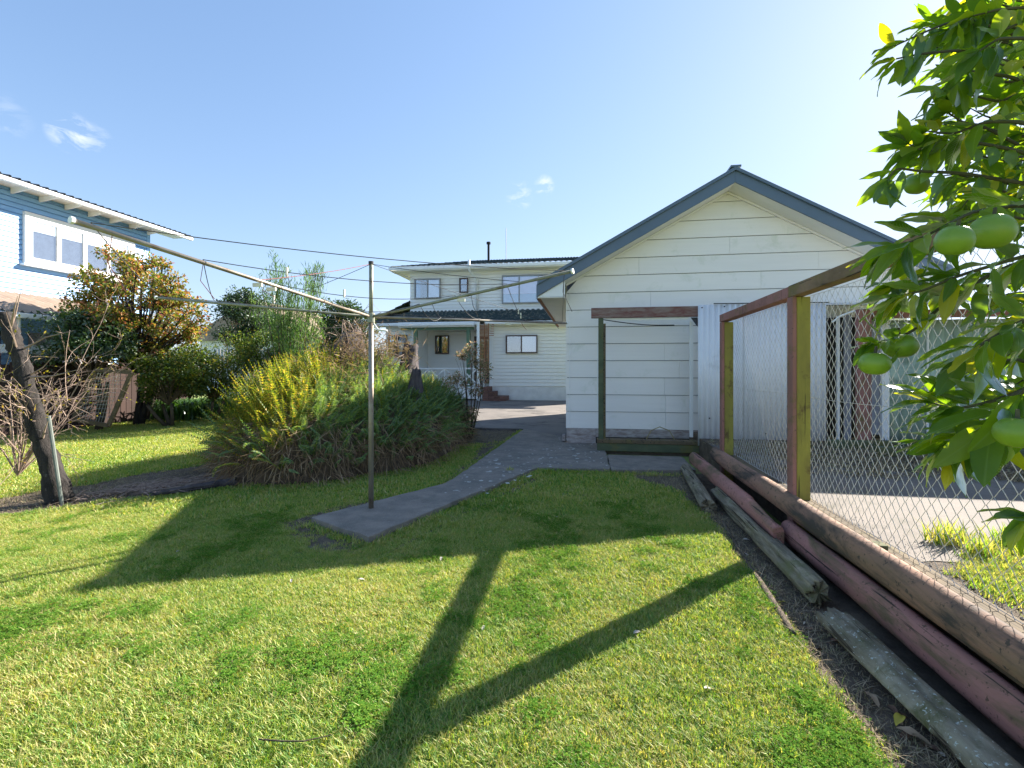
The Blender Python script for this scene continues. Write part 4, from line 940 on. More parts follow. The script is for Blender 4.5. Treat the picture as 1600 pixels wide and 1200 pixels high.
# stumps and dead wood
def stump(p,r,h,lean,label,seed):
    p=Vector(p); mb=MB(); n=14; m_=9
    for i in range(m_+1):
        t=i/m_
        for k in range(n):
            a=2*math.pi*k/n; rr=r*(1.3-.75*t)*(1+.8*noise.noise(Vector((math.cos(a)*1.6,math.sin(a)*1.6,t*1.8+seed))))
            z=h*t+(h*.45*noise.noise(Vector((k*.8,seed,0)))*t*t)
            mb.v.append(p+Vector((math.cos(a)*rr+lean[0]*t,math.sin(a)*rr+lean[1]*t,z)))
    for i in range(m_):
        for k in range(n): mb.f.append((i*n+k,i*n+(k+1)%n,(i+1)*n+(k+1)%n,(i+1)*n+k))
    mb.f.append(tuple(m_*n+k for k in range(n)))
    o=mb.build('tree_stump',M['stump'],None,smooth=True); tag(o,label,'stump','dead stumps in the fern bank')
s1=W(543,560,8.2); stump((s1.x,s1.y,.9),.26,1.05,(.05,0),'purple-grey dead stump on top of the fern bank left of the clothesline pole',1)
s2=W(632,590,8.8); stump((s2.x,s2.y,.7),.20,1.1,(.12,0),'tall splintered dead stump right of the clothesline pole',2)
s3=W(640,618,7.6); stump((s3.x,s3.y,.7),.13,.66,(.1,.0),'short grey stump poking out of the dark ferns',3)
# tangle of bleached twigs over stump
mb=MB()
for i in range(150):
    c=random.choice((W(545,515,8.1),W(560,535,8),W(600,545,8.1),W(610,575,8),W(585,600,7.6)))
    p=c+Vector((random.gauss(0,.15),random.gauss(0,.15),random.gauss(0,.12))); q=p+Vector((random.gauss(0,.18),random.gauss(0,.12),random.gauss(0,.18))); r=q+Vector((random.gauss(0,.12),random.gauss(0,.1),random.uniform(-.2,.05)))
    mb.tube([p,q,r],[.006,.004,.002],3,False)
o=mb.build('twig_tangle',M['twig']); tag(o,'tangle of bleached dry twigs over the top of the fern bank','twigs',kind='stuff')
# small pink-leaved shrub on the right end of the bank
b=W(735,690,9.3); b.z=0
ps=thing('pink_shrub','slender shrub with pink and cream leaves at the right end of the fern bank','shrub',b)
bb=MB();cs=[];rr=[]
for (px,py) in ((722,555),(735,545),(742,565),(752,590),(712,590),(728,600),(745,610),(756,575),(716,630),(735,645),(700,600)):
    e=W(px+random.uniform(-4,4),py,9.2+random.uniform(-.3,.3)); m_=b.lerp(e,.55)+Vector((random.uniform(-.05,.05),0,0)); bb.tube([b+Vector((random.uniform(-.05,.05),random.uniform(-.05,.05),0)),m_,e],[.014,.010,.004],5,False); cs.append(tuple(e)); rr.append(random.uniform(.12,.2))
    for q in range(6): bb.tube([m_.lerp(e,random.random()),e+Vector((random.gauss(0,.1),random.gauss(0,.1),random.gauss(0,.1)))],[.004,.002],3,False)
bb.build('stems',M['stem'],ps)['kind']='stuff'
leaves('crown',M['pinkleaf'],ps,*clump_cloud(cs,rr,1900,.055,.45),kind='stuff')
# strappy agapanthus clumps
def strap_clump(x,y,n,h,label):
    P=np.array([(x+random.gauss(0,.35),y+random.gauss(0,.25),.02) for _ in range(n)])
    VS=[];FS=[];b_=0
    for p in P:
        a=random.uniform(0,6.28); L=h*random.uniform(.7,1.15); d=np.array([math.cos(a),math.sin(a),0]); s_=np.array([-d[1],d[0],0])*.018
        pts=[p+d*L*(t**1.6)*.75+np.array([0,0,L*(t*1.25-.85*t*t*t)]) for t in (0,.3,.55,.8,1)]
        ws=[1,1.1,.95,.7,.1]; V=[]
        for q,w_ in zip(pts,ws): V+=[q-s_*w_,q+s_*w_]
        VS+=V; FS+=[(b_+2*i,b_+2*i+1,b_+2*i+3,b_+2*i+2) for i in range(4)]; b_+=10
    o=np_mesh('agapanthus',np.array(VS),np.array(FS),M['strap']); tag(o,label,'plant','strappy clumps by the back lawn'); return o
for (px,py,lab) in ((272,658,'strappy green clump at the left end of the row by the back lawn'),(312,656,'large strappy green clump in the middle of the row by the back lawn'),(350,655,'strappy green clump nearest the fern bank')):
    p=G(px,py); strap_clump(p.x,p.y+.3,330,.85,lab)

# ---- leaning tree and bare thorny shrub at left
lt_=thing('leaning_tree','dark leaning bare tree trunk at the left edge of the near lawn','tree',(W(85,785,5.03).x,W(85,785,5.03).y,0))
tp=[W(93,792,5.0),W(82,740,5.0),W(66,690,5.0),W(52,640,5.0),W(40,590,5.0),W(28,550,5.02),W(16,515,5.04),W(8,490,5.05)]; tp[0].z=0
mb=MB(); tq=[];tr_=[]; rr0=[.12,.088,.078,.072,.066,.062,.058,.054]
for i in range(7):
    for k in range(6): tq.append(tp[i].lerp(tp[i+1],k/6)); tr_.append(rr0[i]+(rr0[i+1]-rr0[i])*k/6)
tq.append(tp[7]); tr_.append(.06)
mb.tube(tq,tr_,22)
for v in mb.v:
    q=noise.noise(v*5)*.022+noise.noise(Vector((v.x*45,v.y*45,v.z*7)))*.03; v+=Vector((q,q*.6,0))
mb.build('trunk',M['bark'],lt_,smooth=True)
bb=MB()
for i in range(16):
    k=random.randint(2,6); s_=tp[k]; e=s_+Vector((random.uniform(-.5,.9),random.uniform(-.3,.3),random.uniform(.0,.45))); bb.tube([s_,s_.lerp(e,.5)+Vector((0,0,random.uniform(-.05,.1))),e],[.012,.007,.002],4,False)
bb.build('branches',M['twig'],lt_)['kind']='stuff'
o=MB().tube([W(76,650,4.95),W(97,790,4.9)],.017,8).build('metal_stake',pmat('grey_green_stake',(.17,.19,.17),(.11,.13,.11),rough=.6,bump=.2),None); tag(o,'thin grey-green metal stake standing beside the leaning trunk','stake')
th=thing('thorny_shrub','leafless thorny shrub of pinkish twigs with a few yellow leaves around the leaning trunk','shrub',(-5.2,4.6,0))
tw=MB(); LP=[];LD=[]
def grow(p,d,L,r,depth):
    n=4; pts=[p]; q=Vector(p); dd=Vector(d)
    for i in range(n):
        dd=(dd+Vector((random.gauss(0,.16),random.gauss(0,.16),random.gauss(.0,.12)))).normalized(); q=q+dd*L/n; pts.append(q.copy())
    if min(v.z for v in pts)<.02: return
    tw.tube(pts,[r*(1-.15*i) for i in range(n+1)],4 if depth==0 else 3,False)
    for v in pts[1:]:
        if depth>=1 and random.random()<.16: LP.append(v); LD.append(dd.copy())
    if depth<3:
        for k in range(3 if depth==0 else 3):
            i=random.randint(1,n); a=(dd+Vector((random.gauss(0,.75),random.gauss(0,.75),random.gauss(.1,.6)))).normalized(); grow(pts[i],a,L*random.uniform(.4,.65),r*.55,depth+1)
base=Vector((-5.35,4.55,.02))
for i in range(74):
    a=random.uniform(-.3,1)
    grow(base+Vector((random.gauss(0,.08),random.gauss(0,.1),0)),Vector((random.uniform(-.5,.75),random.uniform(-.2,.9),random.uniform(.7,1.1))).normalized(),random.uniform(.7,1.3),.0085,0)
for (ex,ey,ez) in ((1.7,1.0,.42),(1.4,1.2,.6),(1.5,.6,.25),(1.1,.9,.9),(-1.0,.1,.5),(-.9,.2,.9)):
    grow(base,Vector((ex,ey,ez)).normalized(),random.uniform(1.4,1.8),.012,0)
for i in range(18):   # twigs out of the left edge
    grow(Vector((-6.3,4.5,.2)),Vector((random.uniform(-.3,.7),random.uniform(-.3,.5),1)).normalized(),random.uniform(.9,1.4),.010,0)
tw.build('twigs',M['twig'],th)['kind']='stuff'
n=len(LP); leaves('sparse_leaves',M['budleaf'],th,np.array([tuple(v) for v in LP]),np.array([tuple(v) for v in LD]),rng.normal(size=(n,3)),.03+.02*rng.random(n),np.full(n,.018),kind='stuff')
log(G(238,772,.05),G(368,752,.06),.022,.05,M['stump'],9,'fallen_branch','long dead branch lying on the soil left of the fern bank','branch',rough=.2)

mb=MB()
for i in range(260):
    t=random.random(); a=G(120,785).lerp(G(345,752),t); p=a+Vector((random.gauss(0,.12),random.gauss(.12,.16),.02)); an=random.gauss(.6,.7); L=random.uniform(.08,.4)
    q=p+Vector((math.cos(an)*L,math.sin(an)*L,random.uniform(0,.07))); mb.tube([p,p.lerp(q,.5)+Vector((0,0,random.uniform(0,.04))),q],[.005,.004,.002],3,False)
o=mb.build('fallen_twigs',M['twig']); tag(o,'broken twigs littering the bare soil between the leaning trunk and the ferns','twigs',kind='stuff')
# ================================================================ GRASS
def blade_tuft(name,m,n,spread,hmin,hmax,wd,lean=.5,seed=0):
    rs=random.Random(seed); V=[];F=[]
    for i in range(n):
        a=rs.uniform(0,6.28); r=spread*math.sqrt(rs.random()); x,y=r*math.cos(a),r*math.sin(a); h=rs.uniform(hmin,hmax); b=rs.uniform(0,6.28); le=rs.uniform(.1,lean)*h
        dx,dy=math.cos(b)*le,math.sin(b)*le; sx,sy=-math.sin(b)*wd/2,math.cos(b)*wd/2
        k=len(V); V+=[(x-sx,y-sy,0),(x+sx,y+sy,0),(x+dx*.4+sx*.8,y+dy*.4+sy*.8,h*.6),(x+dx*.4-sx*.8,y+dy*.4-sy*.8,h*.6),(x+dx,y+dy,h)]
        F+=[(k,k+1,k+2,k+3),(k+3,k+2,k+4)]
    me=bpy.data.meshes.new(name); me.from_pydata(V,[],F); me.materials.append(m); return bpy.data.objects.new(name,me)
def grassmat():
    m,nt,o=new_mat('lawn_blades'); oi=nt.nodes.new('ShaderNodeObjectInfo'); g=nt.nodes.new('ShaderNodeNewGeometry')
    n1=noise_n(nt,oi.outputs['Location'],.9,4,.6); n2=noise_n(nt,oi.outputs['Location'],5,3,.6)
    ad=nt.nodes.new('ShaderNodeMath'); ad.operation='ADD'; nt.links.new(n1,ad.inputs[0]); nt.links.new(n2,ad.inputs[1])
    m1=nt.nodes.new('ShaderNodeMath'); m1.operation='MULTIPLY_ADD'; nt.links.new(g.outputs['Random Per Island'],m1.inputs[0]); m1.inputs[1].default_value=.56; m1.inputs[2].default_value=-.28
    a2=nt.nodes.new('ShaderNodeMath'); a2.operation='MULTIPLY_ADD'; nt.links.new(ad.outputs[0],a2.inputs[0]); a2.inputs[1].default_value=.5; nt.links.new(m1.outputs[0],a2.inputs[2])
    col=ramp(nt,a2.outputs[0],[(.26,(.12,.26,.045)),(.42,(.23,.37,.07)),(.56,(.36,.41,.09)),(.77,(.52,.45,.21))])
    d=nt.nodes.new('ShaderNodeBsdfDiffuse'); nt.links.new(col,d.inputs[0]); tr=nt.nodes.new('ShaderNodeBsdfTranslucent'); tcol=mixc(nt,1.0,col,(1.5,1.45,.5),'MULTIPLY'); nt.links.new(tcol,tr.inputs[0])
    mx=nt.nodes.new('ShaderNodeMixShader'); mx.inputs[0].default_value=.42; nt.links.new(d.outputs[0],mx.inputs[1]); nt.links.new(tr.outputs[0],mx.inputs[2])
    gl=nt.nodes.new('ShaderNodeBsdfGlossy'); gl.inputs['Roughness'].default_value=.5; m2=nt.nodes.new('ShaderNodeMixShader'); m2.inputs[0].default_value=.03; nt.links.new(mx.outputs[0],m2.inputs[1]); nt.links.new(gl.outputs[0],m2.inputs[2]); nt.links.new(m2.outputs[0],o.inputs[0]); return m
M['grass']=grassmat()
def scatter(name,pts,rots,scl,tpls):
    me=bpy.data.meshes.new(name); me.from_pydata([tuple(p) for p in pts],[],[])
    a=me.attributes.new('rot','FLOAT_VECTOR','POINT'); a.data.foreach_set('vector',np.asarray(rots,dtype=np.float32).ravel())
    a=me.attributes.new('scl','FLOAT','POINT'); a.data.foreach_set('value',np.asarray(scl,dtype=np.float32))
    o=bpy.data.objects.new(name,me); C.objects.link(o)
    col=bpy.data.collections.new(name+'_pieces')
    for t in tpls: col.objects.link(t)
    ng=bpy.data.node_groups.new(name,'GeometryNodeTree'); ng.interface.new_socket('Geometry',in_out='INPUT',socket_type='NodeSocketGeometry'); ng.interface.new_socket('Geometry',in_out='OUTPUT',socket_type='NodeSocketGeometry')
    n=ng.nodes; l=ng.links; gi=n.new('NodeGroupInput'); go=n.new('NodeGroupOutput'); ip=n.new('GeometryNodeInstanceOnPoints'); ci=n.new('GeometryNodeCollectionInfo')
    ci.inputs['Collection'].default_value=col; ci.inputs['Separate Children'].default_value=True; ci.inputs['Reset Children'].default_value=True
    l.new(gi.outputs[0],ip.inputs['Points']); l.new(ci.outputs[0],ip.inputs['Instance']); ip.inputs['Pick Instance'].default_value=True
    r=n.new('GeometryNodeInputNamedAttribute'); r.data_type='FLOAT_VECTOR'; r.inputs['Name'].default_value='rot'
    e=n.new('FunctionNodeEulerToRotation'); l.new(r.outputs['Attribute'],e.inputs[0]); l.new(e.outputs[0],ip.inputs['Rotation'])
    s_=n.new('GeometryNodeInputNamedAttribute'); s_.data_type='FLOAT'; s_.inputs['Name'].default_value='scl'; l.new(s_.outputs['Attribute'],ip.inputs['Scale'])
    l.new(ip.outputs[0],go.inputs[0]); md=o.modifiers.new('scatter','NODES'); md.node_group=ng; o['kind']='stuff'; return o
def in_view(X,Y,pad=.5):
    cx=X*_c+Y*_s; d=-X*_s+Y*_c; return (d>.6)&(np.abs(cx)<d*1.35+pad+1.2)
excl=[BEDS['log'],P1,P2,P3,BEDS['fern'],BEDS['far'],BEDS['farleft']]; soft=[BEDS['patch'],BEDS['edge2'],BEDS['verge']]
def pts_in(x0,x1,y0,y1,dens_fn,nmax):
    X=rng.uniform(x0,x1,nmax); Y=rng.uniform(y0,y1,nmax); d=-X*_s+Y*_c; keep=in_view(X,Y)&(rng.random(nmax)<dens_fn(d))
    X,Y=X[keep],Y[keep]; jx=X+rng.normal(0,.025,len(X)); jy=Y+rng.normal(0,.025,len(X)); k=np.ones(len(X),bool)
    for p in excl: k&=~inside_np(p,jx,jy)
    for p in soft: k&=~(inside_np(p,jx,jy)&(rng.random(len(X))<.9))
    k&=~inside_np([(1.6,-1),(12,-1),(12,9.2),(1.6,9.2)],X,Y)&~inside_np([(.3,6.5),(12,6.5),(12,30),(-.37,30),(-.37,8.7),(.3,8.7)],X,Y)
    k&=~inside_np(P1,X,Y)
    return X[k],Y[k]
tu=[blade_tuft('grass_tuft',M['grass'],34,.038,.008,.026,.0032,1.6,s) for s in range(6)]
tf=[blade_tuft('grass_tuft',M['grass'],30,.075,.012,.034,.0085,1.0,s+20) for s in range(5)]
Xn,Yn=pts_in(-8.5,1.8,.3,6.0,lambda d: np.clip((5.6-d)/1.2,0,1),104000)
def mk(name,X,Y,tp,smin,smax):
    n=len(X); rots=np.stack([rng.normal(0,.12,n),rng.normal(0,.12,n),rng.uniform(0,6.28,n)],1)
    s_=rng.uniform(smin,smax,n); big=np.array([noise.noise(Vector((x*.8,y*.8,5))) for x,y in zip(X,Y)]); s_=s_*(1+.35*big)
    return scatter(name,np.stack([X,Y,np.full(n,.001)],1),rots,s_,tp)
mk('lawn_grass',Xn,Yn,tu,.75,1.35)
Xf,Yf=pts_in(-17,2.0,4,20,lambda d: np.clip((d-4.4)/1.2,0,1),110000)
mk('lawn_grass',Xf,Yf,tf,.8,1.4)
def clover(name,m,seed):
    rs=random.Random(seed); V=[];F=[]
    for i in range(16):
        a=rs.uniform(0,6.28); r=.05*math.sqrt(rs.random()); x,y,z=r*math.cos(a),r*math.sin(a),rs.uniform(.012,.026); b=rs.uniform(0,6.28)
        for k in range(3):
            c=b+k*2.094; q=rs.uniform(.005,.0085); n=len(V); dz=rs.uniform(-.002,.003)
            V+=[(x,y,z),(x+math.cos(c-.5)*q,y+math.sin(c-.5)*q,z+dz),(x+math.cos(c)*q*1.25,y+math.sin(c)*q*1.25,z+dz*.5),(x+math.cos(c+.5)*q,y+math.sin(c+.5)*q,z+dz)]; F.append((n,n+1,n+2,n+3))
    me=bpy.data.meshes.new(name); me.from_pydata(V,[],F); me.materials.append(m); return bpy.data.objects.new(name,me)
M['clover']=leafmat('clover',[(0,(.08,.20,.03)),(.7,(.14,.27,.04)),(1,(.22,.32,.05))],trans=.4,gloss=.0)
Xc,Yc=pts_in(-5.5,1.8,1.0,5.5,lambda d: np.clip((5.4-d)/1.2,0,1),26000)
k=np.array([noise.noise(Vector((x*1.6,y*1.6,11)))+.8*noise.noise(Vector((x*6,y*6,3)))>.30 for x,y in zip(Xc,Yc)]); Xc,Yc=Xc[k],Yc[k]
mk('lawn_clover',Xc,Yc,[clover('clover_patch',M['clover'],s) for s in range(4)],.8,1.4)
# longer untrimmed grass leaning over the edges of the path
ex=[];ey=[]
for i in range(len(P1)-1):
    if i in (4,5,6,7): continue
    a=Vector((*P1[i],0)); b=Vector((*P1[i+1],0)); t_=(b-a); nrm=Vector((t_.y,-t_.x,0)).normalized()
    cx_,cy_=sum(p[0] for p in P1)/len(P1),sum(p[1] for p in P1)/len(P1)
    for q in range(int(t_.length*55)):
        if noise.noise(Vector((i*3.1,q*.06,2)))<-.12: continue
        p=a+t_*random.random()+nrm*random.uniform(-.005,.05)
        if inside(P1,p.x,p.y): p=p-nrm*.05
        ex.append(p.x); ey.append(p.y)
for q in range(70): ex.append(random.uniform(-.6,1.3)); ey.append(6.47+.1*ex[-1]*.5+random.uniform(-.03,.0))
mk('edge_grass',np.array(ex),np.array(ey),tu,1.2,2.6)
# dry straw on the soil strip, soil beds
M['straw']=leafmat('straw',[(0,(.16,.12,.08)),(.6,(.28,.22,.15)),(.9,(.40,.33,.23)),(1,(.15,.20,.06))],trans=.1,gloss=0)
ts=[blade_tuft('straw_tuft',M['straw'],14,.06,.006,.022,.0026,5.5,s+40) for s in range(4)]
def bedpts(poly,n):
    xs=[p[0] for p in poly]; ys=[p[1] for p in poly]; X=rng.uniform(min(xs),max(xs),n); Y=rng.uniform(min(ys),max(ys),n); k=inside_np(poly,X,Y)&~inside_np(P1,X,Y)&~inside_np(P2,X,Y); return X[k],Y[k]
X1,Y1=bedpts(BEDS['log'],4200); k=X1<1.33; X1,Y1=X1[k],Y1[k]; X2,Y2=bedpts(BEDS['fern'],12000); X3,Y3=bedpts(BEDS['patch'],500); X4,Y4=bedpts(BEDS['edge2'],400); X5,Y5=bedpts(BEDS['verge'],500)
o=mk('dry_straw',np.concatenate([X1,X2,X3,X4,X5]),np.concatenate([Y1,Y2,Y3,Y4,Y5]),ts,.7,1.5)
# green grass and weeds behind the fence
X=rng.uniform(1.9,6.0,30000); Y=rng.uniform(.8,3.5,30000); k=inside_np([(2.0,2.9),(2.4,3.3),(3.3,3.45),(6,3.3),(6,.8),(1.98,.8)],X+rng.normal(0,.05,30000),Y+rng.normal(0,.05,30000)); X,Y=X[k],Y[k]; n=len(X)
scatter('yard_grass',np.stack([X,Y,np.full(n,YZ+.002)],1),np.stack([rng.normal(0,.15,n),rng.normal(0,.15,n),rng.uniform(0,6.28,n)],1),rng.uniform(.8,1.7,n),tu)
tw_=[blade_tuft('weed_tuft',M['grass'],30,.07,.08,.17,.010,.9,s+60) for s in range(3)]
X=rng.uniform(2.15,5.5,110); Y=3.3+rng.normal(0,.13,110)
scatter('tall_weeds',np.stack([X,Y,np.full(110,YZ)],1),np.stack([rng.normal(0,.15,110),rng.normal(0,.15,110),rng.uniform(0,6.28,110)],1),rng.uniform(.6,1.1,110),tw_)
# pale crumbled edge + litter behind the bottom plate
mb=MB()
for i in range(1100):
    x=1.80+abs(random.gauss(0,.13)); y=random.uniform(1.2,3.9); r=random.uniform(.002,.008); z=YZ+r*.3
    mb.add([(x-r,y,z),(x,y-r,z+r*.4),(x+r,y+r*.3,z),(x,y+r,z-r*.3),(x,y,z+r)],[(0,1,4),(1,2,4),(2,3,4),(3,0,4)])
o=mb.build('stone_litter',pmat('pale_gravel',(.42,.39,.35),(.24,.21,.18),scale=12,bump=.2)); tag(o,'loose stones and litter along the base of the netting fence','gravel',kind='stuff')
tl=[blade_tuft('litter_tuft',M['straw'],12,.08,.006,.02,.008,4,s+80) for s in range(3)]
X=rng.uniform(1.8,8,2600); Y=rng.uniform(5.3,7.6,2600); scatter('leaf_litter',np.stack([X,Y,np.full(2600,YZ+.003)],1),np.stack([rng.normal(0,.3,2600),rng.normal(0,.3,2600),rng.uniform(0,6.28,2600)],1),rng.uniform(.7,1.8,2600),tl)

# ---- fallen leaves
def leafmesh(L,Wd,curl=.15,fold=.12,n=9,name='leaf'):
    V=[];F=[]
    for i in range(n+1):
        t=i/n; w_=Wd*.5*(math.sin(math.pi*t**.85)**.8 if 0<t<1 else 0.02); z=-curl*L*t*t; rp=.0022*math.sin(t*13+curl*9); V+=[(-w_,t*L,z+fold*w_+rp),(0,t*L,z),(w_,t*L,z+fold*w_-rp)]
    for i in range(n):
        for k in range(2):
            a=i*3+k; F.append((a,a+1,a+4,a+3))
    me=bpy.data.meshes.new(name); me.from_pydata(V,[],F); me.polygons.foreach_set('use_smooth',[True]*len(F)); return me
fcol={'tan':pmat('dry_leaf_tan',(.34,.24,.15),(.22,.15,.09),scale=20,bump=.3),'brown':pmat('dry_leaf_brown',(.17,.085,.05),(.11,.06,.04),scale=20,bump=.3),'yellow':pmat('yellow_leaf',(.45,.36,.04),(.36,.30,.04),scale=20,bump=.2),'pale':pmat('bleached_leaf',(.50,.46,.40),(.38,.33,.28),scale=20,bump=.3)}
fm={k:leafmesh(.085,.036,.25,.5,name='fallen_leaf') for k in fcol}
for k in fm: fm[k].materials.append(fcol[k])
def fallen(px,py,kind,label,z=.02,s=1,group=None):
    p=G(px,py,z); o=bpy.data.objects.new('fallen_leaf',fm[kind]); C.objects.link(o); o.location=p+Vector((0,0,.006)); o.rotation_euler=(random.uniform(-.2,.3),random.uniform(-.4,.4),random.uniform(0,6.28)); o.scale=(s,s,s); tag(o,label,'leaf',group)
fallen(1410,1120,'yellow','yellow fallen leaf beside the lichened log')
fallen(1350,1082,'tan','curled tan leaf on the soil left of the lichened log',s=1.1)
fallen(1372,1066,'pale','bleached white leaf touching the lichened log')
fallen(1228,942,'yellow','small yellow leaf by the end of the cracked log',s=.6)
fallen(1432,1145,'brown','rust brown leaf by the lichened log, below the yellow one')
fallen(1400,1140,'tan','straight tan leaf lying on the soil below the yellow leaf',s=1.2)
GRL='small dry leaves scattered on the soil strip'
for i in range(34):
    x=random.uniform(1.06,1.28); y=random.choice((random.uniform(1.7,3),random.uniform(2.5,6.2)))
    o=bpy.data.objects.new('fallen_leaf',fm[random.choice(('tan','brown','brown','pale'))]); C.objects.link(o); o.location=(x,y,.016); o.rotation_euler=(random.uniform(-.3,.3),random.uniform(-.4,.4),random.uniform(0,6.28)); s=random.uniform(.3,.75); o.scale=(s,s,s); tag(o,'small dry leaf on the bare soil between lawn and logs','leaf',GRL)
GL2='pale leaves lying on the mown lawn'
for (px,py,lb) in ((275,862,'pale leaf lying in the shade at the left tip of the garage shadow'),(455,905,'pale leaf just below the edge of the garage shadow'),(990,990,'pale leaf on the lawn in the triangle between the two dark shadow bars'),(1100,1075,'white scrap of leaf on the sunny lawn below the post shadow'),(757,977,'pale leaf beside the shadow of the fence rail'),(1085,828,'pale leaf at the shadow edge nearest the logs'),(690,870,'small pale leaf in the shade below the path'),(560,905,'pale leaf on the sunny lawn below the concrete path end'),(870,808,'pale leaf on the shaded lawn right of the path')):
    p=G(px,py,.025); o=bpy.data.objects.new('fallen_leaf',fm['pale']); C.objects.link(o); o.location=p; o.rotation_euler=(random.uniform(-.2,.2),random.uniform(-.2,.2),random.uniform(0,6.28)); s=random.uniform(.35,.6); o.scale=(s,s,s); tag(o,lb,'leaf',GL2)
o=MB().tube([G(404,1155,.035),G(440,1158,.04),G(475,1158,.035),G(520,1148,.03)],[.003,.003,.0025,.0015],5).build('twig',M['stem']); tag(o,'thin dark twig lying on the lawn near the bottom of the picture','twig')
MBh=MB().tube([(.95,8.05,.25),(1.02,8.0,.40),(1.15,7.98,.46),(1.30,8.0,.40),(1.38,8.02,.26)],.008,5); o=MBh.build('bent_cane',pmat('dry_cane',(.34,.29,.14),(.26,.22,.11),bump=.1)); tag(o,'dry bent cane arching on the sill beam under the red lintel','cane')
# weed sprout on the path
p=G(797,737,.05); o=tw_[0].copy(); o.name='weed'; C.objects.link(o); o.location=(p.x,p.y,.05); o.scale=(.7,.7,.5); tag(o,'small green weed sprouting from the path','weed')

# ================================================================ CITRUS TREE (near right)
ct=thing('mandarin_tree','mandarin tree with glossy leaves and unripe green fruit reaching in from the right','tree',(1.5,.55,0))
MB().tube([(1.5,.55,0),(1.46,.6,.5),(1.4,.62,1.0),(1.35,.68,1.6),(1.25,.75,2.1)],[.07,.06,.05,.04,.025],10).build('trunk',M['citbark'],ct,smooth=True)
hubp=Vector((1.38,.66,1.3)); hub2=Vector((1.28,.73,2.0))
cm=[leafmesh(.098,w_,c,f,name='leaf') for c,f,w_ in ((.10,.30,.033),(.25,.4,.030),(.40,.3,.034),(-.1,.35,.031),(.5,.45,.028),(.18,.15,.035),(.3,.2,.038),(.0,.25,.026))]
for me in cm: me.materials.append(M['citleaf'])
LEAF=[]   # (matrix)
def add_leaf(p,d,s):
    d=Vector(d).normalized(); up=Vector((random.gauss(0,.45),random.gauss(0,.45),1)); x=d.cross(up)
    if x.length<.1: x=Vector((1,0,0))
    x.normalize(); z=x.cross(d); m=Matrix((x,d,z)).transposed().to_4x4(); m=Matrix.Translation(p)@m@Matrix.Diagonal((s*random.uniform(.85,1.2),s,s,1)); LEAF.append(m)
brn=MB()
def twig(pts,nleaf,s=(.75,1.1),r=.004,tipfan=4,spread=1.0):
    P=[W(*q) for q in pts]; n=24; C_=[]
    for i in range(n+1):
        t=i/n*(len(P)-1); k=min(int(t),len(P)-2); C_.append(P[k].lerp(P[k+1],t-k))
    # soften
    for _ in range(2): C_=[C_[0]]+[(C_[i-1]+C_[i]*2+C_[i+1])/4 for i in range(1,n)]+[C_[-1]]
    brn.tube(C_,[r*(1.15-.8*i/n) for i in range(n+1)],6,False)
    for q in range(nleaf):
        t=random.uniform(.12,1); i=min(n-1,int(t*n)); p=C_[i]; d=(C_[i+1]-C_[i]).normalized()
        side=Vector((random.gauss(0,1),random.gauss(0,1),random.gauss(-.1,.9))); side=(side-d*side.dot(d)).normalized()
        add_leaf(p+side*.004,d*random.uniform(.3,1.1)+side*spread+Vector((0,0,-.25)),random.uniform(*s))
    d=(C_[-1]-C_[-3]).normalized()
    for q in range(tipfan):
        add_leaf(C_[-1],d+Vector((random.gauss(0,.4),random.gauss(0,.4),random.gauss(-.1,.4))),random.uniform(*s))
    return C_
TW=[([(1680,120,1.15),(1600,62,1.1),(1530,28,1.05),(1480,36,1.0),(1440,52,1.0),(1398,72,1.0)],17,(.5,.75)),
    ([(1680,140,1.1),(1590,100,1.05),(1500,78,1.0),(1440,84,1.0),(1400,92,1.0)],16,(.5,.75)),
    ([(1680,160,1.0),(1580,120,.98),(1510,110,.98),(1470,140,.98)],18,(.6,.9)),
    ([(1690,240,1.0),(1600,190,.95),(1540,190,.95),(1490,210,.98),(1450,205,1.0)],20,(.6,.9)),
    ([(1690,270,1.05),(1590,235,1.0),(1510,220,1.0),(1440,235,1.0),(1420,225,1.0)],22,(.6,.9)),
    ([(1690,300,1.05),(1590,285,1.0),(1500,270,1.0),(1440,268,1.0),(1400,262,1.0),(1388,280,1.0)],20,(.5,.8)),
    ([(1690,330,.9),(1600,320,.88),(1520,330,.88),(1440,372,.9),(1400,385,.92)],16,(.75,1.0)),
    ([(1690,380,.85),(1600,400,.85),(1500,430,.88),(1440,455,.9),(1405,462,.95)],18,(.6,.95)),
    ([(1690,380,.95),(1560,420,.95),(1480,470,.95),(1430,515,.95),(1400,530,.95),(1372,535,.95)],13,(.45,.75)),
    ([(1690,470,.8),(1600,500,.8),(1530,540,.82),(1505,560,.85)],14,(.75,1.05)),
    ([(1690,560,.85),(1600,610,.85),(1540,630,.85),(1490,640,.88),(1460,630,.9)],16,(.6,.9)),
    ([(1690,600,.85),(1600,640,.85),(1530,680,.88),(1495,690,.9)],14,(.7,1.0)),
    ([(1700,560,.75),(1620,590,.75),(1570,640,.78),(1550,665,.8)],6,(.9,1.15)),
    ([(1700,780,.8),(1640,800,.8),(1612,806,.8)],3,(.6,.8)),
    ([(1690,420,1.0),(1590,440,1.0),(1500,455,1.0),(1440,440,1.02),(1400,445,1.02)],14,(.6,.85)),
    ([(1690,600,1.0),(1590,560,1.0),(1530,570,1.0),(1480,600,1.0)],12,(.6,.85)),
    ([(1690,640,.95),(1590,690,.95),(1530,700,.95),(1470,690,.97)],12,(.6,.85)),
    ([(1690,30,1.0),(1620,10,1.0),(1560,15,1.0),(1520,25,1.0)],14,(.6,.85)),
    ([(1690,80,.9),(1620,60,.9),(1560,60,.9),(1530,80,.9)],16,(.6,.85))]
ends=[]
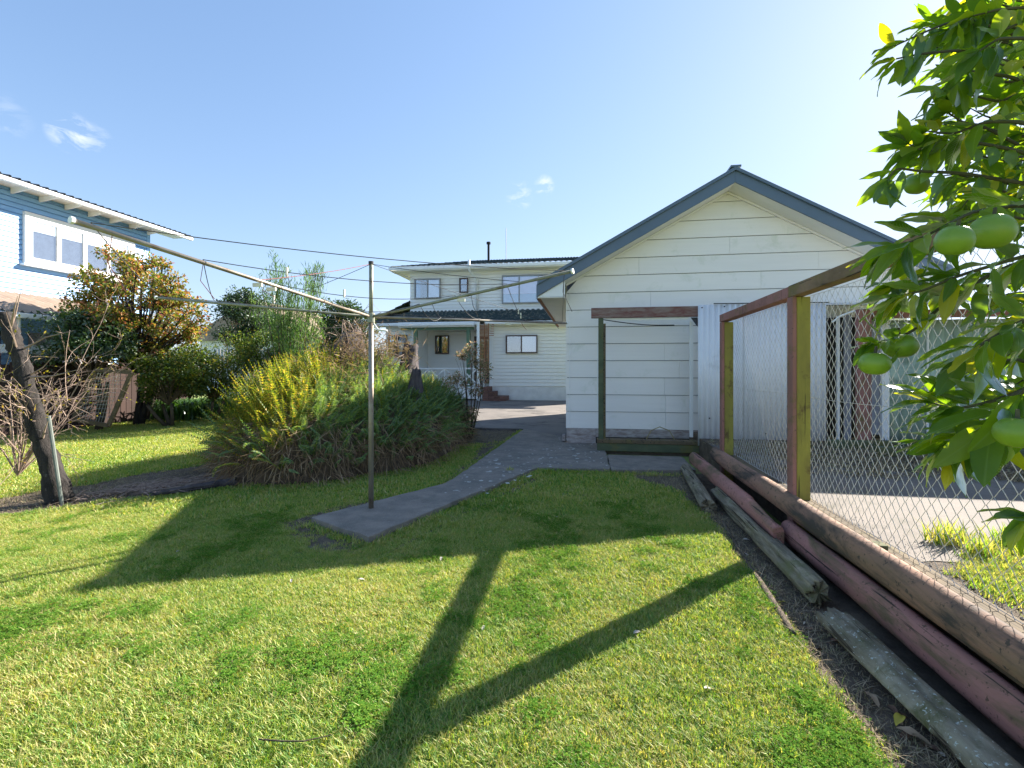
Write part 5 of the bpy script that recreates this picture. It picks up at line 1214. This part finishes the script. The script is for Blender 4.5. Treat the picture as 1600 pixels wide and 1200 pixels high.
for pts,nl,s in TW:
    if pts[0][1]>300: nl=int(nl*1.7)
    c=twig(pts,nl,s,.004,6 if pts[0][1]>300 else 4); ends.append(c)
    st_=W(*pts[0]); hb=hub2 if pts[0][1]<300 else hubp; brn.tube([hb,hb.lerp(st_,.5)+Vector((0,0,.05)),st_],[.012,.007,.0042],6,False)
# interior infill twigs on the dense right side
for i in range(84):
    px=random.uniform(1492,1650); py=random.uniform(-10,345); d=random.uniform(1.0,1.7)
    twig([(px+90,py+random.uniform(-20,50),d*1.02),(px+40,py+10,d),(px,py,d),(px-random.uniform(15,55),py+random.uniform(-20,30),d)],random.randint(6,10),(.55,.9),.003,3)
for i in range(14):
    px=random.uniform(1570,1650); py=random.uniform(380,640); d=random.uniform(.95,1.3)
    twig([(px+80,py,d),(px+40,py+10,d),(px,py+15,d),(px-25,py+30,d)],7,(.6,.9),.003,3)
brn.build('branches',M['citbark'],ct)
# nearest leaves are objects of their own, the rest one part
off=Vector(ct.location)
def vis(m):
    p=m.translation; cx=p.x*_c+p.y*_s; d=-p.x*_s+p.y*_c
    if d<.1: return 1e9
    px=800+755*cx/d; py=575-755*(p.z-EYE)/d
    return (d if (-40<px<1640 and -60<py<1240) else d+5)
LEAF.sort(key=vis)
for m in LEAF[:295]:
    o=bpy.data.objects.new('leaf',random.choice(cm)); C.objects.link(o); o.parent=ct; o.matrix_basis=Matrix.Translation(-off)@m
VS=[];FS=[];b=0
for m in LEAF[295:]:
    me=random.choice(cm); n=len(me.vertices); a=np.empty(n*3); me.vertices.foreach_get('co',a); a=a.reshape(-1,3); Mx=np.array(m); VS.append(a@Mx[:3,:3].T+Mx[:3,3]); F=np.array([tuple(p.vertices) for p in me.polygons]); FS.append(F+b); b+=n
o=np_mesh('foliage',np.concatenate(VS),np.concatenate(FS),M['citleaf2'],ct,True); o['kind']='stuff'
def fruit(px,py,d,diam,tilt=0):
    p=W(px,py,d); V=[];F=[]; nu,nv=28,18; r=diam/2
    mb=MB()
    for j in range(nv+1):
        ph=math.pi*j/nv
        for i in range(nu):
            th=2*math.pi*i/nu; rr=r*math.sin(ph)*(1+.012*math.sin(5*th+ph*2)); z=r*(.95 if py<450 else .84)*math.cos(ph)
            z-= .10*r*math.exp(-(math.sin(ph)/.28)**2)*(1 if ph<1.57 else -1)
            v=Vector((rr*math.cos(th),rr*math.sin(th),z)); v.rotate(Euler((tilt,tilt*.5,0))); mb.v.append(p+v)
    for j in range(nv):
        for i in range(nu): mb.f.append((j*nu+i,(j+1)*nu+i,(j+1)*nu+(i+1)%nu,j*nu+(i+1)%nu))
    o=mb.build('fruit',M['fruit'],ct,smooth=True)
    up=Vector((0,0,1)); up.rotate(Euler((tilt,tilt*.5,0)))
    MB().tube([p+up*r*.68,p+up*r*.80,p+up*r*1.25],[.007,.003,.0025],7).build('stalk',M['citbark'],o)
for f in ((1366,568,.93,.054,.1),(1407,541,.95,.058,-.1),(1491,376,.76,.051,.2),(1550,362,.80,.062,.1),(1387,305,1.05,.046,.4),(1432,288,1.1,.048,.3),(1590,676,.72,.056,0)):
    fruit(*f)
